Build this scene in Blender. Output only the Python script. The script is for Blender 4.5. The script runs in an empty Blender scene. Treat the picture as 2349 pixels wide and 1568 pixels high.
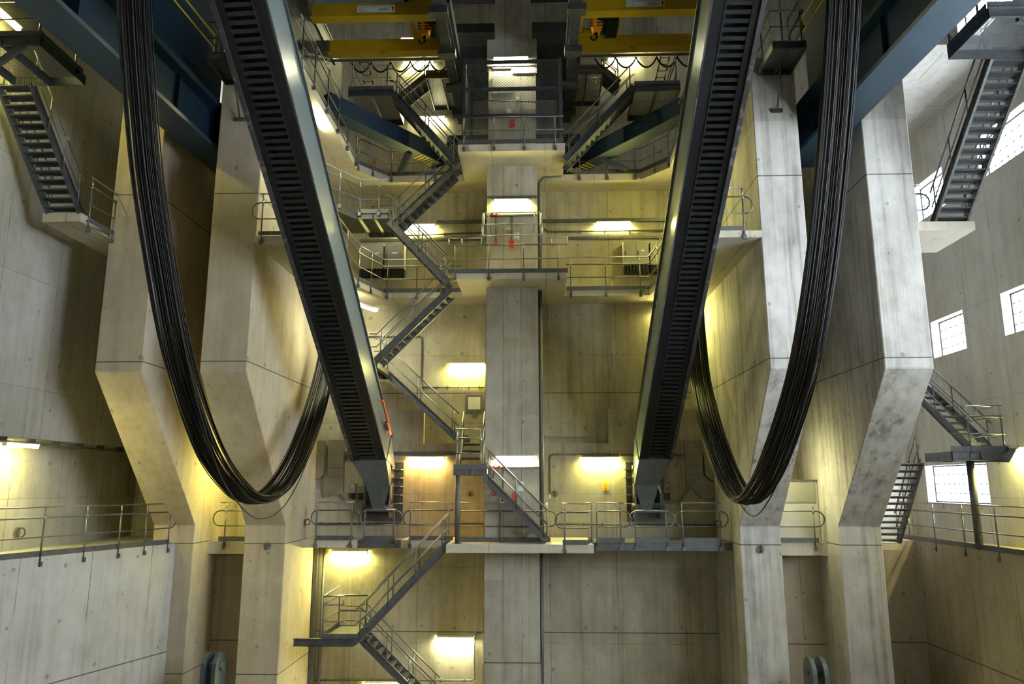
import bpy, math, random
from mathutils import Vector as V
R = random.Random(7)
sc = bpy.context.scene
COL = sc.collection

# ------------------------------------------------------------------ camera, world, exposure
F, CX, CY = 1700.0, 1174.5, 784.0
PITCH = math.atan(328 / F)
YAW = math.atan(57.5 * math.cos(PITCH) / F)
cd = bpy.data.cameras.new('camera')
cam = bpy.data.objects.new('camera', cd)
COL.objects.link(cam)
cam.location = (0, 0, 0)
cam.rotation_euler = (math.pi / 2 + PITCH, 0, YAW)
cd.sensor_fit = 'HORIZONTAL'
cd.sensor_width = 36
cd.lens = F * 36 / 2349
cd.clip_end = 300
sc.camera = cam

w = bpy.data.worlds.new('world')
sc.world = w
w.use_nodes = True
w.node_tree.nodes['Background'].inputs[0].default_value = (0.80, 0.90, 1.0, 1)
w.node_tree.nodes['Background'].inputs[1].default_value = 34.0

sc.view_settings.view_transform = 'Standard'
sc.view_settings.look = 'None'
sc.view_settings.gamma = 1
sc.view_settings.use_curve_mapping = False
sc.view_settings.exposure = 0.5
sc.cycles.use_denoising = True
sc.cycles.max_bounces = 7
sc.cycles.diffuse_bounces = 4
sc.cycles.glossy_bounces = 3
sc.cycles.transparent_max_bounces = 12
sc.cycles.sample_clamp_indirect = 6

LAMP = 260.0            # brightness of the fluorescent tubes
LAMPCOL = (1.0, 0.93, 0.28)

# ------------------------------------------------------------------ picture point -> place on a real plane
sp, cp, ss, cs = math.sin(PITCH), math.cos(PITCH), math.sin(YAW), math.cos(YAW)
fw, rt, up = V((-ss * cp, cs * cp, sp)), V((cs, ss, 0)), V((ss * sp, -cs * sp, cp))


def at(px, py, X=None, Y=None, Z=None):
    d = fw + rt * ((px - CX) / F) - up * ((py - CY) / F)
    t = X / d.x if X is not None else Y / d.y if Y is not None else Z / d.z
    return d * t


# ------------------------------------------------------------------ materials
def newmat(name):
    m = bpy.data.materials.new(name)
    m.use_nodes = True
    return m, m.node_tree, m.node_tree.nodes['Principled BSDF']


def N(nt, typ, **kw):
    n = nt.nodes.new(typ)
    for k, v in kw.items():
        if k == 'op':
            n.operation = v
        elif k.startswith('i'):
            n.inputs[int(k[1:])].default_value = v
        else:
            setattr(n, k, v)
    return n


def mth(nt, op, a, b=None, c=None, clamp=False):
    n = nt.nodes.new('ShaderNodeMath')
    n.operation = op
    n.use_clamp = clamp
    for i, v in enumerate((a, b, c)):
        if v is None:
            continue
        if isinstance(v, (int, float)):
            n.inputs[i].default_value = v
        else:
            nt.links.new(v, n.inputs[i])
    return n.outputs[0]


def mixc(nt, fac, a, b):
    n = nt.nodes.new('ShaderNodeMix')
    n.data_type = 'RGBA'
    for i, v in ((0, fac), (6, a), (7, b)):
        if isinstance(v, (int, float)):
            n.inputs[i].default_value = v
        elif isinstance(v, tuple):
            n.inputs[i].default_value = v if len(v) == 4 else v + (1,)
        else:
            nt.links.new(v, n.inputs[i])
    return n.outputs[2]


def concrete(name, base=(0.48, 0.445, 0.335), dark=(0.215, 0.185, 0.12), stain=0.25, joints=(), pu=2.4, pv=0, holes=1.0, pou=0.0):
    m, nt, b = newmat(name)
    L = nt.links
    geo = N(nt, 'ShaderNodeNewGeometry')
    sep = N(nt, 'ShaderNodeSeparateXYZ')
    L.new(geo.outputs['Position'], sep.inputs[0])
    sn = N(nt, 'ShaderNodeSeparateXYZ')
    L.new(geo.outputs['True Normal'], sn.inputs[0])
    sx = mth(nt, 'GREATER_THAN', mth(nt, 'ABSOLUTE', sn.outputs[0]), 0.6)
    mx = N(nt, 'ShaderNodeMix')
    mx.data_type = 'FLOAT'
    L.new(sx, mx.inputs[0]); L.new(sep.outputs[0], mx.inputs[2]); L.new(sep.outputs[1], mx.inputs[3])
    u = mx.outputs[0]
    horiz = mth(nt, 'GREATER_THAN', mth(nt, 'ABSOLUTE', sn.outputs[2]), 0.9)
    mv = N(nt, 'ShaderNodeMix')
    mv.data_type = 'FLOAT'
    L.new(horiz, mv.inputs[0]); L.new(sep.outputs[2], mv.inputs[2]); L.new(sep.outputs[1], mv.inputs[3])
    v = mv.outputs[0]

    def noise(scale, sz, detail=4, rough=.6):
        c = N(nt, 'ShaderNodeCombineXYZ')
        L.new(mth(nt, 'MULTIPLY', sep.outputs[0], scale), c.inputs[0])
        L.new(mth(nt, 'MULTIPLY', sep.outputs[1], scale), c.inputs[1])
        L.new(mth(nt, 'MULTIPLY', sep.outputs[2], sz), c.inputs[2])
        n = N(nt, 'ShaderNodeTexNoise')
        n.inputs['Scale'].default_value = 1
        n.inputs['Detail'].default_value = detail
        n.inputs['Roughness'].default_value = rough
        L.new(c.outputs[0], n.inputs['Vector'])
        return n.outputs['Fac']

    def ramp(x, lo, hi):
        return mth(nt, 'MULTIPLY_ADD', x, 1.0 / (hi - lo), -lo / (hi - lo), clamp=True)
    big = ramp(noise(0.45, 0.35, 5), .38, .66)
    mot = ramp(noise(2.6, 1.7, 5), .3, .72)
    stk = ramp(noise(4.0, 0.16, 5, .6), .48, .80)
    run = ramp(noise(1.5, 0.07, 3), .50, .72)
    grain = noise(14, 14, 3)
    # board marks, panel joints
    fu = mth(nt, 'FRACT', mth(nt, 'MULTIPLY_ADD', u, 1 / pu, 0.31 + pou))
    ju = mth(nt, 'LESS_THAN', mth(nt, 'ABSOLUTE', mth(nt, 'SUBTRACT', fu, .5)), 0.011 / pu)
    fu2 = mth(nt, 'FRACT', mth(nt, 'MULTIPLY', u, 1 / .3))
    ju2 = mth(nt, 'LESS_THAN', fu2, 0.05)
    jm = mth(nt, 'MAXIMUM', mth(nt, 'MULTIPLY', ju, .75), mth(nt, 'MULTIPLY', ju2, .12))
    if pv:
        fv = mth(nt, 'FRACT', mth(nt, 'MULTIPLY_ADD', v, 1 / pv, .13))
        jv = mth(nt, 'LESS_THAN', fv, .02 / pv)
        jm = mth(nt, 'MAXIMUM', jm, mth(nt, 'MULTIPLY', jv, .45))
    jm = mth(nt, 'MULTIPLY', jm, ramp(noise(.9, .9, 3), .35, .6))
    nh = mth(nt, 'SUBTRACT', 1.0, horiz)
    for z in joints:
        jz = mth(nt, 'LESS_THAN', mth(nt, 'ABSOLUTE', mth(nt, 'SUBTRACT', sep.outputs[2], z)), .017)
        jm = mth(nt, 'MAXIMUM', jm, mth(nt, 'MULTIPLY', mth(nt, 'MULTIPLY', jz, nh), .85))
    # tie holes, each knocked a little off the grid
    au, av = mth(nt, 'MULTIPLY', u, 1 / 1.17), mth(nt, 'MULTIPLY', v, 1 / 1.42)
    cc = N(nt, 'ShaderNodeCombineXYZ')
    L.new(mth(nt, 'FLOOR', au), cc.inputs[0]); L.new(mth(nt, 'FLOOR', av), cc.inputs[1])
    wn = N(nt, 'ShaderNodeTexWhiteNoise')
    L.new(cc.outputs[0], wn.inputs['Vector'])
    ws = N(nt, 'ShaderNodeSeparateColor')
    L.new(wn.outputs['Color'], ws.inputs[0])
    du = mth(nt, 'SUBTRACT', mth(nt, 'FRACT', au), mth(nt, 'MULTIPLY_ADD', ws.outputs[0], .3, .35))
    dv = mth(nt, 'SUBTRACT', mth(nt, 'FRACT', av), mth(nt, 'MULTIPLY_ADD', ws.outputs[1], .08, .46))
    dd = mth(nt, 'SQRT', mth(nt, 'ADD', mth(nt, 'MULTIPLY', du, du), mth(nt, 'MULTIPLY', mth(nt, 'MULTIPLY', dv, dv), 1.4)))
    rad = mth(nt, 'MULTIPLY', ws.outputs[2], .062)
    hole = mth(nt, 'MULTIPLY', mth(nt, 'LESS_THAN', mth(nt, 'MULTIPLY_ADD', grain, .03, mth(nt, 'ADD', dd, -.015)), rad), .42 * holes)
    hole = mth(nt, 'MULTIPLY', hole, nh)
    pits = mth(nt, 'MULTIPLY', mth(nt, 'GREATER_THAN', noise(6, 6, 2), .735), .5)
    # tone of each formwork panel, and fine board grain
    pc = N(nt, 'ShaderNodeCombineXYZ')
    L.new(mth(nt, 'FLOOR', mth(nt, 'MULTIPLY_ADD', u, 1 / pu, -.19 + pou)), pc.inputs[0])
    L.new(mth(nt, 'FLOOR', mth(nt, 'MULTIPLY_ADD', v, 1 / (pv or 2.7), .13)), pc.inputs[1])
    pw = N(nt, 'ShaderNodeTexWhiteNoise')
    L.new(pc.outputs[0], pw.inputs['Vector'])
    bc = N(nt, 'ShaderNodeCombineXYZ')
    L.new(mth(nt, 'FLOOR', mth(nt, 'MULTIPLY', u, 1 / .1)), bc.inputs[0])
    L.new(mth(nt, 'FLOOR', mth(nt, 'MULTIPLY', v, 1 / 2.7)), bc.inputs[1])
    bw = N(nt, 'ShaderNodeTexWhiteNoise')
    L.new(bc.outputs[0], bw.inputs['Vector'])
    d = mth(nt, 'MULTIPLY', big, .42)
    d = mth(nt, 'ADD', d, mth(nt, 'MULTIPLY', mot, .30))
    d = mth(nt, 'ADD', d, mth(nt, 'MULTIPLY_ADD', pw.outputs['Value'], .24, -.10))
    d = mth(nt, 'ADD', d, mth(nt, 'MULTIPLY', bw.outputs['Value'], .09))
    d = mth(nt, 'ADD', d, mth(nt, 'MULTIPLY', stk, .30 + stain * .5))
    d = mth(nt, 'ADD', d, mth(nt, 'MULTIPLY', mth(nt, 'MULTIPLY', run, stk), stain * 1.6), clamp=True)
    col = mixc(nt, d, base, dark)
    yel = mth(nt, 'MULTIPLY', ramp(noise(.8, .3, 3), .5, .75), .22)
    col = mixc(nt, yel, col, (base[0] * .95, base[1] * .83, base[2] * .58))
    k = mth(nt, 'MAXIMUM', mth(nt, 'MAXIMUM', jm, hole), pits)
    col = mixc(nt, k, col, (.055, .05, .042))
    L.new(col, b.inputs['Base Color'])
    b.inputs['Roughness'].default_value = .82
    b.inputs['Specular IOR Level'].default_value = .25
    bp = N(nt, 'ShaderNodeBump')
    bp.inputs['Strength'].default_value = .25
    bp.inputs['Distance'].default_value = .03
    h = mth(nt, 'SUBTRACT', mth(nt, 'MULTIPLY', grain, .25), mth(nt, 'MULTIPLY', k, 1.0))
    L.new(h, bp.inputs['Height'])
    L.new(bp.outputs[0], b.inputs['Normal'])
    return m


def paint(name, col, rough=.5, metal=0.0, var=.25, scale=3.0, chips=0.0, chipcol=(.4, .38, .35), spec=.5):
    m, nt, b = newmat(name)
    L = nt.links
    tc = N(nt, 'ShaderNodeNewGeometry')
    n = N(nt, 'ShaderNodeTexNoise')
    n.inputs['Scale'].default_value = scale
    n.inputs['Detail'].default_value = 6
    L.new(tc.outputs['Position'], n.inputs['Vector'])
    f = mth(nt, 'MULTIPLY_ADD', n.outputs['Fac'], 2.2, -.6, clamp=True)
    c = mixc(nt, f, tuple(x * (1 - var) for x in col), tuple(min(1, x * (1 + var)) for x in col))
    if chips:
        n2 = N(nt, 'ShaderNodeTexNoise')
        n2.inputs['Scale'].default_value = 5
        n2.inputs['Detail'].default_value = 5
        L.new(tc.outputs['Position'], n2.inputs['Vector'])
        c = mixc(nt, mth(nt, 'MULTIPLY', mth(nt, 'GREATER_THAN', n2.outputs['Fac'], 1 - chips), .8), c, chipcol)
    L.new(c, b.inputs['Base Color'])
    L.new(mth(nt, 'MULTIPLY_ADD', n.outputs['Fac'], .10, rough - .05), b.inputs['Roughness'])
    b.inputs['Metallic'].default_value = metal
    b.inputs['Specular IOR Level'].default_value = spec
    return m


def emit(name, col, s):
    m, nt, b = newmat(name)
    b.inputs['Base Color'].default_value = (.8, .8, .8, 1)
    b.inputs['Emission Color'].default_value = col + (1,)
    b.inputs['Emission Strength'].default_value = s
    return m


def perforated(name, col, sx, open_, diag=False):
    """open grating or woven wire, laid out in metres over the sheet itself"""
    m, nt, b = newmat(name)
    L = nt.links
    geo = N(nt, 'ShaderNodeNewGeometry')
    sep = N(nt, 'ShaderNodeSeparateXYZ')
    L.new(geo.outputs['Position'], sep.inputs[0])
    x, y, z = sep.outputs
    if diag:
        h = mth(nt, 'ADD', x, y)
        a, c = mth(nt, 'ADD', h, z), mth(nt, 'SUBTRACT', h, z)
    else:
        a, c = x, y
    fa = mth(nt, 'FRACT', mth(nt, 'MULTIPLY', a, 1 / sx))
    fc = mth(nt, 'FRACT', mth(nt, 'MULTIPLY', c, 1 / sx / (1 if diag else 3)))
    solid = mth(nt, 'MAXIMUM', mth(nt, 'GREATER_THAN', fa, open_), mth(nt, 'GREATER_THAN', fc, open_ if diag else .9))
    b.inputs['Base Color'].default_value = col + (1,)
    b.inputs['Roughness'].default_value = .55
    L.new(solid, b.inputs['Alpha'])
    return m


M = {}
M['wall'] = concrete('wall_concrete', pv=2.6, joints=(-5.15, 3.42))
M['pitwall'] = concrete('pit_concrete', base=(.52, .51, .485), dark=(.30, .285, .25), pu=2.1, joints=(-5.15,))
M['fin_left_shaded'] = concrete('fin_concrete_left_shaded', base=(.47, .405, .30), dark=(.28, .23, .155), stain=.12, joints=(-5.8, -1.85, 3.42, 8.42), pu=30)  # weaker light on the left fins put into a darker, warmer base
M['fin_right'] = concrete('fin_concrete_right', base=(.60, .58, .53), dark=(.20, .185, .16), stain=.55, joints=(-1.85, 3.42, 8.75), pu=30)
M['column'] = concrete('column_concrete', base=(.46, .44, .385), stain=.15, pu=.62, joints=(-5.62,), pou=.03)
M['slab'] = concrete('slab_concrete', base=(.56, .52, .43), dark=(.40, .36, .28), stain=.05, pu=1.9, pv=0, holes=.2)
M['side'] = concrete('side_wall_concrete', base=(.69, .67, .63), dark=(.44, .415, .37), pu=1.75, pv=3.1)  # base raised to stand in for bounced light on the right wall
M['side_left_shaded'] = concrete('left_wall_concrete_shaded', base=(.44, .425, .385), dark=(.26, .24, .20), pu=2.3, pv=3.1)  # darker copy of the side wall concrete, shade put into its base
M['pit_right'] = concrete('right_pit_concrete', base=(.42, .36, .265), dark=(.24, .195, .13), pu=2.1, joints=(-5.15,))
M['galv'] = paint('galvanised_steel', (.095, .097, .097), .5, .3, .3, 9)
M['galv_rail'] = paint('galvanised_tube', (.12, .125, .125), .42, .5, .25, 12)
M['bright'] = paint('bright_galvanised_tube', (.36, .37, .375), .3, .85, .2, 12)
M['dark'] = paint('dark_steel', (.055, .06, .065), .5, .3, .3, 4)
M['black'] = paint('black_grease_steel', (.005, .0055, .007), .45, 0, .4, 6, spec=.3)
M['rung'] = paint('rung_steel', (.012, .014, .018), .36, .2, .3, 8)
M['chipped'] = paint('chipped_flange', (.035, .036, .04), .45, .2, .3, 5, chips=.40, chipcol=(.13, .12, .11))
M['armgrey'] = paint('grey_green_paint', (.14, .17, .178), .24, .0, .03, 2.2)
M['plate'] = paint('dark_grey_plate', (.075, .085, .085), .5, .1, .2, 4)
M['blue'] = paint('blue_paint', (.006, .020, .038), .62, 0, .3, 1.2, spec=.15)
M['bluegrey'] = paint('blue_grey_paint', (.020, .042, .062), .45, .05, .2, 1.5)
M['yellow'] = paint('crane_yellow', (.42, .28, .006), .45, 0, .12, 2)
M['railyellow'] = paint('rail_yellow', (.72, .52, .02), .45, 0, .1, 3)
M['orange'] = paint('hook_orange', (.72, .25, .012), .5, 0, .15, 3)
M['redorange'] = paint('signal_orange', (.75, .10, .015), .4, 0, .1, 3)
M['red'] = paint('alarm_red', (.50, .018, .015), .35, 0, .1, 5)
M['white'] = paint('white_enamel', (.75, .75, .72), .5, 0, .04, 5)
M['paper'] = paint('paper', (.72, .76, .80), .8, 0, .04, 9)
M['cabinet'] = paint('cabinet_grey', (.30, .29, .25), .5, .1, .06, 3)
M['panel'] = paint('pale_panel', (.50, .50, .47), .5, .05, .12, 2)
M['duct'] = paint('duct_sheet', (.21, .19, .14), .45, .3, .2, 2.5)
M['ink'] = paint('ink', (.02, .02, .02), .7)
M['yellowsign'] = paint('yellow_sign', (.80, .48, .01), .5, 0, .04)
M['conduit'] = paint('conduit_grey', (.10, .10, .095), .5, .2, .2, 8)
M['cable_a'] = paint('black_cable', (.004, .004, .0045), .5, 0, .4, 9, spec=.18)
M['cable_b'] = paint('dark_brown_cable', (.011, .009, .007), .42, 0, .4, 9, spec=.3)
M['cable_c'] = paint('grey_cable', (.032, .032, .034), .38, 0, .4, 9, spec=.3)
M['grating'] = perforated('open_grating', (.12, .125, .13), .045, .45)
M['chain'] = perforated('woven_wire', (.10, .105, .105), .11, .86, True)
M['finemesh'] = perforated('fine_wire', (.015, .016, .015), .05, .62, True)
M['lamp'] = emit('tube_light', LAMPCOL, LAMP)
M['lampwarm'] = emit('warm_tube_light', (1.0, .66, .22), LAMP * .95)
M['lampwhite'] = emit('white_tube_light', (1.0, .97, .62), LAMP)
M['lampdim'] = emit('weak_tube_light', (1.0, .96, .5), LAMP * .42)
gm, gnt, gb = newmat('window_glass')
gb.inputs['Base Color'].default_value = (1, 1, 1, 1)
gb.inputs['Roughness'].default_value = .05
gb.inputs['Alpha'].default_value = .08
M['glass'] = gm


# ------------------------------------------------------------------ mesh building
class MB:
    def __init__(s):
        s.v, s.f, s.sm = [], [], []

    def add(s, vs, fs, smooth=False):
        o = len(s.v)
        s.v += [V(p) for p in vs]
        for f in fs:
            s.f.append([i + o for i in f])
            s.sm.append(smooth)
        return s

    def box(s, a, b):
        (x0, y0, z0), (x1, y1, z1) = a, b
        x0, x1 = sorted((x0, x1)); y0, y1 = sorted((y0, y1)); z0, z1 = sorted((z0, z1))
        return s.hexa([(x0, y0, z0), (x1, y0, z0), (x1, y1, z0), (x0, y1, z0), (x0, y0, z1), (x1, y0, z1), (x1, y1, z1), (x0, y1, z1)])

    def hexa(s, p):
        return s.add(p, [(3, 2, 1, 0), (4, 5, 6, 7), (0, 1, 5, 4), (1, 2, 6, 5), (2, 3, 7, 6), (3, 0, 4, 7)])

    def obox(s, o, a, b, c):
        """corner o and three edge vectors"""
        o, a, b, c = V(o), V(a), V(b), V(c)
        if a.cross(b).dot(c) < 0:
            a, b = b, a
        return s.hexa([o, o + a, o + a + b, o + b, o + c, o + a + c, o + a + b + c, o + b + c])

    def bar(s, p, q, side, wd, ht):
        """rectangular bar from p to q; wd along side, ht perpendicular to both; p, q on its centre line"""
        p, q, sd = V(p), V(q), V(side).normalized()
        d = (q - p).normalized()
        n = d.cross(sd).normalized()
        sd = n.cross(d).normalized()
        return s.obox(p - sd * wd / 2 - n * ht / 2, q - p, sd * wd, n * ht)

    def prism(s, poly, ext):
        poly = [V(p) for p in poly]
        ext = V(ext)
        n = len(poly)
        nn = V((0, 0, 0))
        for i in range(n):
            nn += poly[i].cross(poly[(i + 1) % n])
        if nn.dot(ext) > 0:
            poly.reverse()
        vs = poly + [p + ext for p in poly]
        fs = [list(range(n)), list(range(2 * n - 1, n - 1, -1))]
        fs += [(i + n, (i + 1) % n + n, (i + 1) % n, i) for i in range(n)]
        return s.add(vs, fs)

    def tube(s, pts, r, n=8, cap=True):
        pts = [V(p) for p in pts]
        k = len(pts)
        tang = []
        for i in range(k):
            a = (pts[i] - pts[i - 1]).normalized() if i else None
            b = (pts[i + 1] - pts[i]).normalized() if i < k - 1 else None
            t = (a + b) if a and b else (a or b)
            if t.length < 1e-6:
                t = b
            tang.append(t.normalized())
        ref = V((0, 0, 1)) if abs(tang[0].z) < .9 else V((1, 0, 0))
        nx = tang[0].cross(ref).normalized()
        vs = []
        for i in range(k):
            nx = (nx - tang[i] * nx.dot(tang[i])).normalized()
            ny = tang[i].cross(nx)
            rr = r
            if 0 < i < k - 1:
                c = tang[i].dot((pts[i + 1] - pts[i]).normalized())
                rr = r / max(c, .6) if c < .98 else r
            for j in range(n):
                a = 2 * math.pi * j / n
                vs.append(pts[i] + nx * math.cos(a) * rr + ny * math.sin(a) * rr)
        fs = [(i * n + j, i * n + (j + 1) % n, (i + 1) * n + (j + 1) % n, (i + 1) * n + j) for i in range(k - 1) for j in range(n)]
        s.add(vs, fs, True)
        if cap:
            o = len(s.v) - len(vs)
            s.f.append([o + j for j in range(n)][::-1]); s.sm.append(False)
            s.f.append([o + (k - 1) * n + j for j in range(n)]); s.sm.append(False)
        return s

    def cyl(s, p, q, r, n=16):
        return s.tube([p, q], r, n)

    def build(s, name, mat, loc=(0, 0, 0)):
        me = bpy.data.meshes.new(name)
        l = V(loc)
        me.from_pydata([p - l for p in s.v], [], s.f)
        me.polygons.foreach_set('use_smooth', s.sm)
        me.materials.append(mat if not isinstance(mat, str) else M[mat])
        me.update()
        o = bpy.data.objects.new(name, me)
        o.location = l
        COL.objects.link(o)
        return o


def tag(o, label=None, cat=None, group=None, kind=None):
    if label:
        o['label'] = label
    if cat:
        o['category'] = cat
    if group:
        o['group'] = group
    if kind:
        o['kind'] = kind
    return o


def struct(name, mb, mat, label=None, cat=None, group=None):
    o = mb.build(name, mat)
    return tag(o, label, cat, group, 'structure')


class Thing:
    def __init__(s, name, label, cat, loc, group=None, kind=None):
        s.o = bpy.data.objects.new(name, None)
        s.o.empty_display_size = .2
        s.loc = V(loc)
        s.o.location = s.loc
        COL.objects.link(s.o)
        tag(s.o, label, cat, group, kind)

    def part(s, name, mb, mat, label=None):
        o = mb.build(name, mat)
        me = o.data
        for v in me.vertices:
            v.co -= s.loc
        o.location = (0, 0, 0)
        o.parent = s.o
        if label:
            o['label'] = label
        return o

    def sub(s, par, name, mb, mat, label=None):
        o = s.part(name, mb, mat, label)
        o.parent = par
        return o


def single(name, mb, mat, label, cat, group=None, loc=None):
    o = mb.build(name, mat, loc if loc else (0, 0, 0))
    return tag(o, label, cat, group)


def lettering(T, par, txt, o, xdir, ydir, size, mat='ink', align='LEFT', name='lettering'):
    c = bpy.data.curves.new(name, 'FONT')
    c.body = txt
    c.size = size
    c.align_x = align
    c.extrude = .002
    c.materials.append(M[mat])
    tmp = bpy.data.objects.new(name, c)
    COL.objects.link(tmp)
    bpy.context.view_layer.update()
    me = bpy.data.meshes.new_from_object(tmp.evaluated_get(bpy.context.evaluated_depsgraph_get()))
    bpy.data.objects.remove(tmp)
    bpy.data.curves.remove(c)
    me.name = name
    ob = bpy.data.objects.new(name, me)
    x, y = V(xdir).normalized(), V(ydir).normalized()
    z = x.cross(y)
    from mathutils import Matrix
    m = Matrix((x, y, z)).transposed().to_4x4()
    m.translation = V(o) - (T.loc if T else V((0, 0, 0)))
    ob.matrix_local = m
    COL.objects.link(ob)
    ob.parent = par
    return ob


UP = V((0, 0, 1))

# ================================================================== LARGE STRUCTURE
YB, YC, YS = 27.9, 25.4, 24.3          # back wall, column front, front edge of the middle slabs
XL0, XL1 = -12.47, -11.11               # the four concrete fins
XM0, XM1 = -9.46, -8.12
XN0, XN1 = 6.40, 7.68
XR0, XR1 = 9.50, 10.82
D2, D3, D4 = -1.85, 7.07, 11.72         # walkway levels
S3, S4 = 6.87, 11.46                    # undersides of the upper two
PIT = -9.0

struct('floor', MB().box((-17, -9, PIT - .3), (17, 31, PIT)), concrete('floor_concrete', base=(.30, .29, .26), holes=0))
struct('trim_daylight_blocker', MB().box((-15.1, -9, 9.4), (14.5, 11.3, 9.85)), M['slab'])  # unseen deck added to keep daylight off the upper hall
struct('ceiling', MB().box((-17, -9, 20.6), (17, 31, 21)), M['dark'])
b = MB().box((XL0, YB, PIT), (XR1 + .05, YB + .5, S4 + .25))
b.box((-17, YB, PIT), (XL0, YB + .5, S4 + .25)).box((-17, YB + .1, S4 + .1), (XR1 + .05, 29.4, S4 + .26)).box((XR1 - .4, YB, PIT), (XR1 - .02, 30, 13.4))
struct('wall_back', b, M['wall'], 'broad yellow-lit concrete back wall behind the walkways', 'wall')
struct('wall_upper', MB().box((-17, 28.9, S4), (15, 29.4, 20.7)), M['wall'])
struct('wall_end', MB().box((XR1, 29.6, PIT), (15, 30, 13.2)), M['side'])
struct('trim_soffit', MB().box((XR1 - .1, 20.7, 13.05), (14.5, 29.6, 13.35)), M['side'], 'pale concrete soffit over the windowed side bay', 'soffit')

# right outside wall with rows of windows
WROWS = [(-.62, .70, [(24.75, 28.6)]),
         (1.2, 4.2, [(0.0, 7.5), (11.0, 14.5)]),
         (4.53, 5.86, [(0, 2.1), (4.2, 6.3), (8.4, 10.5), (12.6, 14.65), (16.75, 18.8), (20.9, 22.95), (25.05, 27.13)]),
         (6.2, 9.2, [(2.0, 6.0), (11.0, 14.5)]),
         (9.75, 11.15, [(19.2, 23.2), (25.3, 27.4)]),
         (14.4, 16.1, [(20.6, 23.4)])]
XW = 14.5
b = MB()
zc = PIT
for z0, z1, ys in WROWS:
    b.box((XW, -9, zc), (XW + .45, 30, z0))
    yc = -9
    for y0, y1 in ys:
        b.box((XW, yc, z0), (XW + .45, y0, z1))
        yc = y1
    b.box((XW, yc, z0), (XW + .45, 30, z1))
    zc = z1
b.box((XW, -9, zc), (XW + .45, 30, 20.6))
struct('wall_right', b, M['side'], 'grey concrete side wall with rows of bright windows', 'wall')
wn_ = 0
for ri, (z0, z1, ys) in enumerate(WROWS):
    for y0, y1 in ys:
        wn_ += 1
        near = y0 > 15
        o = bpy.data.objects.new('window_%d' % wn_, None)
        COL.objects.link(o)
        o['kind'] = 'structure'
        fr = MB()
        xx = XW + .30
        for a, c in (((xx, y0, z0), (xx + .06, y1, z0 + .05)), ((xx, y0, z1 - .05), (xx + .06, y1, z1)),
                     ((xx, y0, z0), (xx + .06, y0 + .05, z1)), ((xx, y1 - .05, z0), (xx + .06, y1, z1))):
            fr.box(a, c)
        k = fr.build('window_frame', M['dark']); k.parent = o
        if near:
            mu = MB()
            ny, nz = max(2, round((y1 - y0) / .33)), 4
            for i in range(1, ny):
                yy = y0 + (y1 - y0) * i / ny
                mu.box((xx + .01, yy - .013, z0), (xx + .04, yy + .013, z1))
            for i in range(1, nz):
                zz = z0 + (z1 - z0) * i / nz
                mu.box((xx + .01, y0, zz - .013), (xx + .04, y1, zz + .013))
            k = mu.build('glazing_bars', M['galv']); k.parent = o
        g = MB().box((xx + .02, y0 + .04, z0 + .04), (xx + .03, y1 - .04, z1 - .04))
        k = g.build('glass', M['glass']); k.parent = o

# left: the upper wall hangs over a lit walkway, the pit wall stands in front of it
struct('wall_left', MB().box((-15.1, -9, 1.30), (-14.4, YB, 20.6)).box((-15.6, -9, PIT), (-15.1, YB, 20.6)), M['side_left_shaded'],
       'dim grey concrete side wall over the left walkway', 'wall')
pl0, pl1 = at(388, 1247, Z=D2), at(0, 1285, Z=D2)
dl = (pl1 - pl0).normalized()
e0, e1 = pl0 - dl * .35, pl1 + dl * 9
b = MB().prism([(e0.x, e0.y, PIT), (e1.x, e1.y, PIT), (-17, e1.y, PIT), (-17, YB, PIT), (e0.x, YB, PIT)], (0, 0, D2 - PIT))
struct('wall_pit_left', b, M['pitwall'], 'pale grey lower pit wall carrying the left walkway', 'wall')
XP = 12.95
b = MB().box((XP, -9, PIT), (XW, 29.6, D2)).box((XR1 - .1, 26.6, PIT), (XP, 29.6, D2))
struct('wall_pit_right', b, M['pit_right'], 'brownish lower pit wall below the right walkway', 'wall')

# front of the hall, behind the camera
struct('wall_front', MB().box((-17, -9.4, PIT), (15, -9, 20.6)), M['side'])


def fin(name, x0, x1, ztop, mat, label):
    prof = [(20.3, ztop), (20.3, 3.13), (24.4, -1.28), (24.4, PIT), (YB, PIT), (YB, ztop)]
    o = struct(name, MB().prism([(x0, y, z) for y, z in prof], (x1 - x0, 0, 0)), mat, label, 'pillar', 'concrete fin pillars')
    bv = o.modifiers.new('edge', 'BEVEL')
    bv.width = .025
    bv.segments = 1
    return o


fin('concrete_pillar', XL0, XL1, 13.0, M['fin_left_shaded'], 'outermost kinked concrete pillar beside the left walkway railing')
fin('concrete_pillar', XM0, XM1, 12.3, M['fin_left_shaded'], 'kinked beige concrete pillar just left of the left slotted arm')
fin('concrete_pillar', XN0, XN1, 12.5, M['fin_right'], 'stained kinked concrete pillar just right of the right slotted arm')
fin('concrete_pillar', XR0, XR1, 13.04, M['fin_right'], 'bright daylit kinked concrete pillar nearest the right windows')

# middle column
b = MB().box((-1.76, YC, -5.65), (.07, YB + .2, S4))
b.box((-1.72, YC + .02, S4), (.05, 28.9, 16.6)).box((-1.50, YC + .12, 16.6), (-.16, 28.9, 20.6))
b.box((-1.80, YC - .04, PIT), (.09, YB, -5.65))
b.box((-1.78, YC - .06, 15.45), (.09, YC + .3, 16.55))
struct('concrete_column', b, M['column'], 'tall straight concrete column up the middle of the back wall', 'column')

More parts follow.
